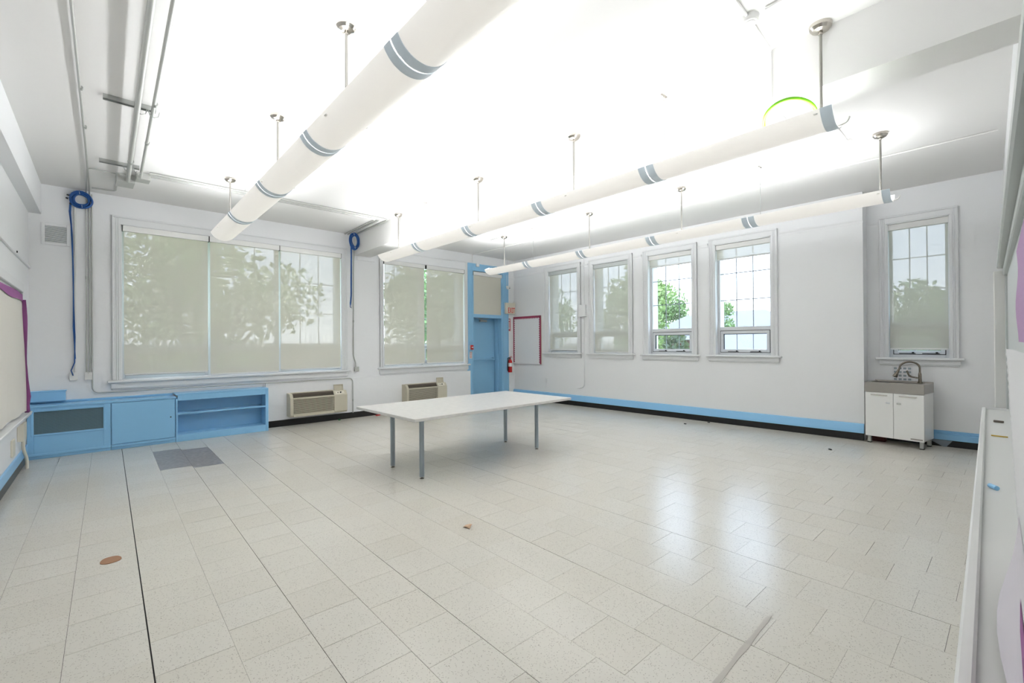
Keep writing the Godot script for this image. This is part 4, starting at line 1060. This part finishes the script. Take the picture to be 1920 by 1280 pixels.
func build_whiteboard() -> void:
	var b := thing("whiteboard", "long grey-framed whiteboard on the wall beside the camera", "whiteboard", Vector3(-0.3, 0, ZD + 0.0015), SWING)
	var L := 5.95
	part(b, "surface", bx(0, L, 0.86, 2.05, -0.03, 0.0), M.board)
	part(b, "head_frame", mb().box(Vector3(0, 1.99, -0.055), Vector3(L, 2.05, 0), 0.006).box(Vector3(0, 2.05, -0.09), Vector3(L, 2.115, 0), 0.008), M.grey_frame)
	part(b, "end_frame", mb().box(Vector3(L - 0.01, 0.87, -0.11), Vector3(L + 0.05, 2.03, 0), 0.006), M.white)
	part(b, "inner_stile", bx(L - 0.07, L - 0.03, 0.87, 1.99, -0.045, -0.02, 0.004), M.grey_frame)
	var t := thing("marker_tray", "long white ledge under the whiteboard at the frame edge", "tray", Vector3(-0.3, 0, ZD + 0.0015), SWING)
	part(t, "ledge", bx(0, L - 0.05, 0.80, 0.855, -0.185, 0.0, 0.006), M.white)
	part(t, "lip", bx(0, L - 0.05, 0.855, 0.872, -0.185, -0.160, 0.005), M.white)
	part(t, "wood_base", bx(0, L - 0.05, 0.70, 0.80, -0.05, 0.0, 0.006), M.white)
	single("chalk_stub", mb().tube([Vector3(-0.02, 0.009, 0), Vector3(0.02, 0.009, 0)], 0.009, 10), M.blue, "short blue chalk stub on the whiteboard ledge", "chalk", Vector3(2.62, 0.855, ZD - 0.145), 0.5)
	single("pencil_stub", mb().tube([Vector3(-0.035, 0.005, 0), Vector3(0.035, 0.005, 0)], 0.004, 8), mat(Color(0.80, 0.66, 0.25), 0.5), "short yellow pencil on the whiteboard ledge", "pencil", Vector3(4.05, 0.855, ZD - 0.12), 1.4)
	single("felt_pen", mb().tube([Vector3(-0.025, 0.008, 0), Vector3(0.025, 0.008, 0)], 0.008, 10), M.beige_dark, "small dark felt pen at the far end of the whiteboard ledge", "pen", Vector3(4.75, 0.855, ZD - 0.12), 1.2)
	# papers hanging off the board near the camera
	var p1 := thing("poster_sheet", "white paper sheet with a toothed edge standing on the whiteboard ledge", "paper", Vector3(0.75, 0.872, 0.0))
	var g := []
	for i in 9:
		var row := []
		for j in 9:
			var q := j / 8.0
			row.append(Vector3(1.25 * q, lerpf(0.548, 0.0, i / 8.0), lerpf(0.052, lerpf(0.024, 0.046, i / 8.0), q * q) + 0.004 * sin(q * 9.0)))
		g.append(row)
	part(p1, "sheet", mb().sheet(g), M.white_paper)
	var te := mb()
	for i in 22:
		var y := 0.005 + i * 0.0245
		var zz := lerpf(0.046, 0.024, y / 0.548)
		te.flat(Vector3(1.25, y, zz), Vector3(1.25, y + 0.0245, zz), Vector3(1.285, y + 0.012, zz - 0.0005), Vector3.FORWARD)
		te.flat(Vector3(1.25, y, zz + 0.001), Vector3(1.25, y + 0.0245, zz + 0.001), Vector3(1.285, y + 0.012, zz + 0.0005), Vector3.BACK)
	part(p1, "toothed_edge", te, M.white_paper)
	var p2 := thing("border_strip", "purple paper border strip on the whiteboard above the white sheet", "paper", Vector3(1.5, 1.44, 0.0))
	var g2 := []
	for i in 12:
		var y := lerpf(0.30, 0.0, i / 11.0)
		g2.append([Vector3(0.0, y, 0.052 + 0.002 * sin(i * 0.7)), Vector3(0.75, y, 0.054 + 0.003 * sin(i * 0.7))])
	part(p2, "strip", mb().sheet(g2), M.lilac)
	var p3 := thing("curled_sheet", "pale paper sheet with a purple edge curling out over the whiteboard ledge", "paper", Vector3(0.70, 0.874, 0.0))
	var g3 := []
	for i in 11:
		var row := []
		for j in 11:
			var up := i / 10.0
			var q := j / 10.0
			var out := pow(1.0 - up, 1.5) * pow(sin(PI * clampf(q * 0.78, 0.0, 1.0)), 2.0)
			row.append(Vector3(1.0 * q, 0.001 + 0.13 * up, 0.040 - 0.040 * out))
		g3.append(row)
	part(p3, "sheet", mb().sheet(g3), M.pale_paper)
	var g4 := []
	for j in 7:
		var q := j / 6.0
		g4.append([Vector3(0.10 + 0.38 * q, 0.016, 0.0275), Vector3(0.10 + 0.38 * q, 0.125, 0.0285)])
	part(p3, "border", mb().sheet(g4), M.purple)

func build_small() -> void:
	# hoop lying tilted in the middle lamp row
	var pts := []
	for i in 49:
		var a := TAU * i / 48.0
		pts.append(Vector3(cos(a) * 0.125, 0.095 * (1.0 - cos(a)) , sin(a) * 0.165))
	single("plastic_hoop", mb().tube(pts, 0.012, 8), M.hoop, "lime green plastic hoop lying in the middle lamp row", "hoop", Vector3(3.685, 2.945, -0.995), -LEAN)
	# scraps on the floor
	var blob := PackedVector2Array()
	for i in 18:
		var a := TAU * i / 18.0
		blob.append(Vector2(cos(a) * 0.055 * (1.0 + 0.06 * sin(a * 3.0)), sin(a) * 0.066 * (1.0 + 0.08 * cos(a * 2.0))))
	single("cardboard_piece", mb().prism(blob, -0.004, 0.0), M.cardboard, "round brown cardboard piece on the floor tiles", "scrap", Vector3(0.11, 0.0, -4.09)).rotation = Vector3(PI / 2, 0, 0)
	single("paper_scrap", mb().sheet([[Vector3(-0.02, 0.001, -0.03), Vector3(0.022, 0.004, -0.028)], [Vector3(-0.03, 0.012, 0.0), Vector3(0.03, 0.014, 0.004)], [Vector3(-0.028, 0.002, 0.035), Vector3(0.018, 0.02, 0.03)]], 0.002), M.tan, "crumpled tan paper scrap on the floor in front of the table", "scrap", Vector3(2.18, 0.001, -2.85), 0.4)
	var st := PackedVector2Array([Vector2(0, -0.014), Vector2(0.2, -0.010), Vector2(0.30, -0.016), Vector2(0.46, -0.011), Vector2(0.66, -0.014), Vector2(0.70, 0.004), Vector2(0.62, 0.010), Vector2(0.5, 0.007), Vector2(0.34, 0.014), Vector2(0.24, 0.008), Vector2(0, 0.012)])
	single("tape_residue", mb().prism(st, -0.0009, 0.0), M.residue, "long grey strip of old tape residue on the floor", "tape residue", Vector3(1.93, 0.0012, -0.815)).rotation = Vector3(PI / 2, 0, 0)
	var crumbs := [[7.67, -3.73, "black crumb on the floor away from the blue baseboard"], [8.10, -3.50, "black crumb on the floor against the black base"], [7.2, -1.5, "tiny black crumb on the floor before the sink cabinet"]]
	for c in crumbs:
		single("crumb", mb().box(Vector3(-0.022, 0, -0.012), Vector3(0.022, 0.014, 0.012), 0.005), M.black, c[2], "crumb", Vector3(c[0], 0.0, c[1]), c[0], "black crumbs on the floor")
	single("bottle_cap", mb().lathe([Vector2(0, 0), Vector2(0.022, 0), Vector2(0.022, 0.014), Vector2(0.018, 0.018), Vector2(0, 0.018)], Vector3.ZERO, 16), mat(Color(0.10, 0.45, 0.22), 0.4), "small green cap on the floor under the air conditioner", "cap", Vector3(3.50, 0.0, ZA + 0.14))
	single("toy_brick", bx(-0.05, 0.05, 0, 0.02, -0.02, 0.02, 0.004), M.red, "flat red toy piece on the floor between the air conditioners", "toy", Vector3(4.28, 0.0, ZA + 0.16), 0.3)
	var rb := thing("red_crate", "dark red box pushed under the sink cabinet", "box", Vector3(8.36, 0, -1.15), -PI / 2)
	part(rb, "body", mb().box(Vector3(-0.08, 0, -0.06), Vector3(0.08, 0.004, 0.06)).box(Vector3(-0.08, 0, 0.054), Vector3(0.08, 0.07, 0.06)).box(Vector3(-0.08, 0, -0.06), Vector3(0.08, 0.07, -0.054)).box(Vector3(-0.08, 0, -0.06), Vector3(-0.074, 0.07, 0.06)).box(Vector3(0.074, 0, -0.06), Vector3(0.08, 0.07, 0.06)), M.dark_red)
	single("plastic_sheet", mb().prism(PackedVector2Array([Vector2(-0.14, 0.088), Vector2(0.11, 0.086), Vector2(0.05, 0.0), Vector2(0.02, 0.0)]), 0.0, 0.003), M.plastic_grey, "grey plastic offcut leaning on the black base beside the sink cabinet", "offcut", Vector3(XR - 0.045, 0.001, -0.50), -PI / 2).rotation.x = 0.0
	var pp := thing("instruction_sheet", "white picture instruction sheet on the wall behind the tap", "paper", Vector3(XR - 0.0005, 0.975, -0.90), -PI / 2)
	part(pp, "sheet", bx(-0.115, 0.115, -0.11, 0.11, 0, 0.0012), M.white_paper)
	for i in 4:
		for j in 4:
			part(pp, "printed_picture", bx(-0.095 + i * 0.052, -0.062 + i * 0.052, 0.058 - j * 0.052, 0.085 - j * 0.052, 0.0012, 0.0016), M.leg_grey)

# ------------------------------------------------------------------ outside
func tree(label: String, at: Vector3, h: float, rad: float, kind: int, leaves: int, seed_: int, low := 0.35) -> void:
	var t := thing("tree", label, "tree", at, 0, "trees outside the windows")
	var rng := RandomNumberGenerator.new()
	rng.seed = seed_
	var tr := mb().tube([Vector3(0, 0, 0), Vector3(0.1, h * 0.3, 0.05), Vector3(0, h * 0.6, 0)], 0.16, 8)
	for i in 5:
		var a := TAU * i / 5.0
		tr.tube([Vector3(0.05, h * 0.35, 0), Vector3(cos(a) * rad * 0.5, h * 0.62, sin(a) * rad * 0.5)], 0.06, 6)
	part(t, "trunk", tr, M.bark)
	var clumps := []
	for i in 16:
		var d := Vector3(rng.randfn(), rng.randfn() * 0.8, rng.randfn()).normalized() * pow(rng.randf(), 0.4)
		clumps.append([Vector3(d.x * rad * 0.75, h * (low + (1.0 - low) * 0.5) + d.y * h * (1.0 - low) * 0.42, d.z * rad * 0.75), rad * rng.randf_range(0.28, 0.5)])
	var m := mb()
	for i in leaves:
		var c: Array = clumps[i % clumps.size()]
		var d := Vector3(rng.randfn(), rng.randfn(), rng.randfn()).normalized()
		var p: Vector3 = c[0] + d * c[1] * pow(rng.randf(), 0.35)
		var u := Vector3(rng.randfn(), rng.randfn(), rng.randfn()).normalized()
		var w := u.cross(Vector3(rng.randfn(), rng.randfn(), rng.randfn())).normalized()
		var s := rng.randf_range(0.09, 0.17)
		m.flat(p - u * s, p + w * s * 0.55, p + u * s, d)
		m.flat(p - u * s, p - w * s * 0.55, p + u * s, d)
	var cr := part(t, "crown", m, M.leaf[kind])
	cr.set_meta("kind", "stuff")

func house(label: String, at: Vector3, w: float, d: float, eave: float, ridge: float, turn: float, wallm: Material) -> void:
	var t := thing("house", label, "house", at, turn, "houses outside the windows")
	part(t, "walls", bx(-w / 2, w / 2, 0, eave, -d / 2, d / 2), wallm)
	var r := mb()
	var o := 0.45
	var a := Vector3(-w / 2 - o, eave, -d / 2 - o)
	var b := Vector3(w / 2 + o, eave, -d / 2 - o)
	var c := Vector3(w / 2 + o, eave, d / 2 + o)
	var e := Vector3(-w / 2 - o, eave, d / 2 + o)
	var k: float = max(0.2, (w - d) / 2)
	var p := Vector3(-k, ridge, 0)
	var q := Vector3(k, ridge, 0)
	r.quad(a, b, q, p, Vector3(0, 1, -1)); r.quad(c, e, p, q, Vector3(0, 1, 1))
	r.flat(a, p, e, Vector3(-1, 1, 0)); r.flat(b, c, q, Vector3(1, 1, 0))
	r.quad(a, b, c, e, Vector3.DOWN)
	part(t, "roof", r, M.asphalt_roof)
	part(t, "gutter", mb().tube([a, b, c, e, a], 0.07, 6), M.siding)
	if w > 10.0: part(t, "chimney", bx(-w * 0.3, -w * 0.3 + 0.6, eave, ridge + 0.1, -0.3, 0.3), wallm)
	for s in [-1.0, 1.0]:
		for i in 3:
			for f in 2:
				var wx := -w / 2 + w * (i + 0.5) / 3.0
				var wy := 1.0 + f * 2.7
				if wy + 1.3 > eave: continue
				var wo := part(t, "window", bx(wx - 0.5, wx + 0.5, wy, wy + 1.25, s * d / 2 - 0.04, s * d / 2 + 0.04), M.siding)
				part(wo, "pane", bx(wx - 0.43, wx + 0.43, wy + 0.07, wy + 1.18, s * d / 2 - 0.05, s * d / 2 + 0.05), M.dark_window)

func build_outside() -> void:
	var gy := -3.6
	var g := struct("ground", "mown lawn around the school", "ground")
	part(g, "lawn", bx(-70, 90, gy - 0.3, gy, -90, 60), M.lawn)
	tree("tall bright green tree seen through the third narrow window", Vector3(21.0, gy, -12.9), 10.2, 2.1, 0, 7000, 31, 0.3)
	tree("darker low tree at the foot of the bright tree", Vector3(14.5, gy, -7.6), 5.6, 1.2, 2, 2600, 32, 0.2)
	tree("green tree behind the brick house", Vector3(36.0, gy, -19.6), 10.6, 2.4, 1, 4000, 33, 0.3)
	tree("green tree left of the grey roofs", Vector3(35.2, gy, -14.3), 8.6, 1.6, 1, 4000, 34, 0.3)
	tree("small tree right of the grey roofs", Vector3(54.0, gy, -16.4), 9.4, 2.0, 0, 2500, 35, 0.3)
	tree("round tree behind the blind above the sink", Vector3(30.0, gy, -2.6), 8.6, 2.6, 1, 5000, 36, 0.3)
	house("brick house with a grey hip roof outside the third narrow window", Vector3(29.0, gy, -13.6), 5.0, 4.0, 5.2, 6.8, 0.0, M.brick)
	house("wide pale house with a grey hip roof outside the fourth narrow window", Vector3(44.0, gy, -15.4), 11.0, 8.0, 5.2, 7.9, 1.57, M.siding)
	house("low house with a grey roof below the fourth narrow window", Vector3(20.5, gy, -5.9), 7.4, 5.5, 4.1, 5.75, 1.57, M.siding)
	tree("leafy tree behind the blinds of the widest window", Vector3(3.0, gy, -17.5), 10.5, 3.4, 0, 7000, 41, 0.25)
	tree("leafy tree behind the two-bay window", Vector3(12.3, gy, -18.5), 11.0, 3.4, 1, 7000, 42, 0.25)
	tree("leafy tree farther along beyond the back corner", Vector3(21.5, gy, -21.0), 10.5, 3.2, 0, 4000, 43, 0.25)
	tree("leafy tree outside past the left corner", Vector3(-6.2, gy, -18.0), 10.0, 3.2, 1, 4000, 44, 0.25)

func _ready() -> void:
	var cam := Camera3D.new()
	cam.name = "camera"
	add_child(cam)
	cam.position = EYE
	cam.rotation = Vector3(deg_to_rad(0.211), deg_to_rad(-43.182), deg_to_rad(-0.387))
	cam.fov = rad_to_deg(2.0 * atan(640.0 / 847.6))
	cam.near = 0.02
	cam.far = 300.0
	cam.current = true
	var env := Environment.new()
	env.background_mode = Environment.BG_SKY
	var sky := Sky.new()
	var sm := ProceduralSkyMaterial.new()
	sm.sky_top_color = Color(0.78, 0.88, 1.0)
	sm.sky_horizon_color = Color(0.93, 0.97, 1.0)
	sm.ground_horizon_color = Color(0.80, 0.82, 0.80)
	sm.ground_bottom_color = Color(0.55, 0.58, 0.52)
	sm.sky_energy_multiplier = 1.85
	sm.ground_energy_multiplier = 1.0
	sky.sky_material = sm
	env.sky = sky
	env.tonemap_mode = Environment.TONE_MAPPER_LINEAR
	env.tonemap_exposure = 1.29
	env.sdfgi_enabled = true
	env.ssao_enabled = true
	env.ssil_enabled = true
	var we := WorldEnvironment.new()
	we.name = "environment"
	we.environment = env
	add_child(we)
	var sun := DirectionalLight3D.new()
	sun.name = "sun"
	sun.light_energy = 1.0
	sun.light_color = Color(1.0, 0.97, 0.92)
	sun.light_angular_distance = 3.0
	sun.shadow_enabled = true
	sun.sky_mode = DirectionalLight3D.SKY_MODE_LIGHT_ONLY
	add_child(sun)
	sun.look_at_from_position(Vector3.ZERO, Vector3(0.45, -0.8, -0.4), Vector3.UP)

	materials()
	build_shell()
	build_windows()
	build_door()
	lamp_row("hanging uplight row over the left of the room, nearest the pipes", 1.23)
	lamp_row("hanging uplight row in the middle, beside the ceiling beam", 3.665)
	lamp_row("hanging uplight row nearest the four narrow windows", 6.055)
	build_table()
	build_cabinets()
	air_conditioner("beige wall air conditioner nearest the blue bookcase", 2.59)
	air_conditioner("beige wall air conditioner half behind the table", 4.89)
	build_sink()
	build_services()
	build_signs()
	build_whiteboard()
	build_small()
	build_outside()
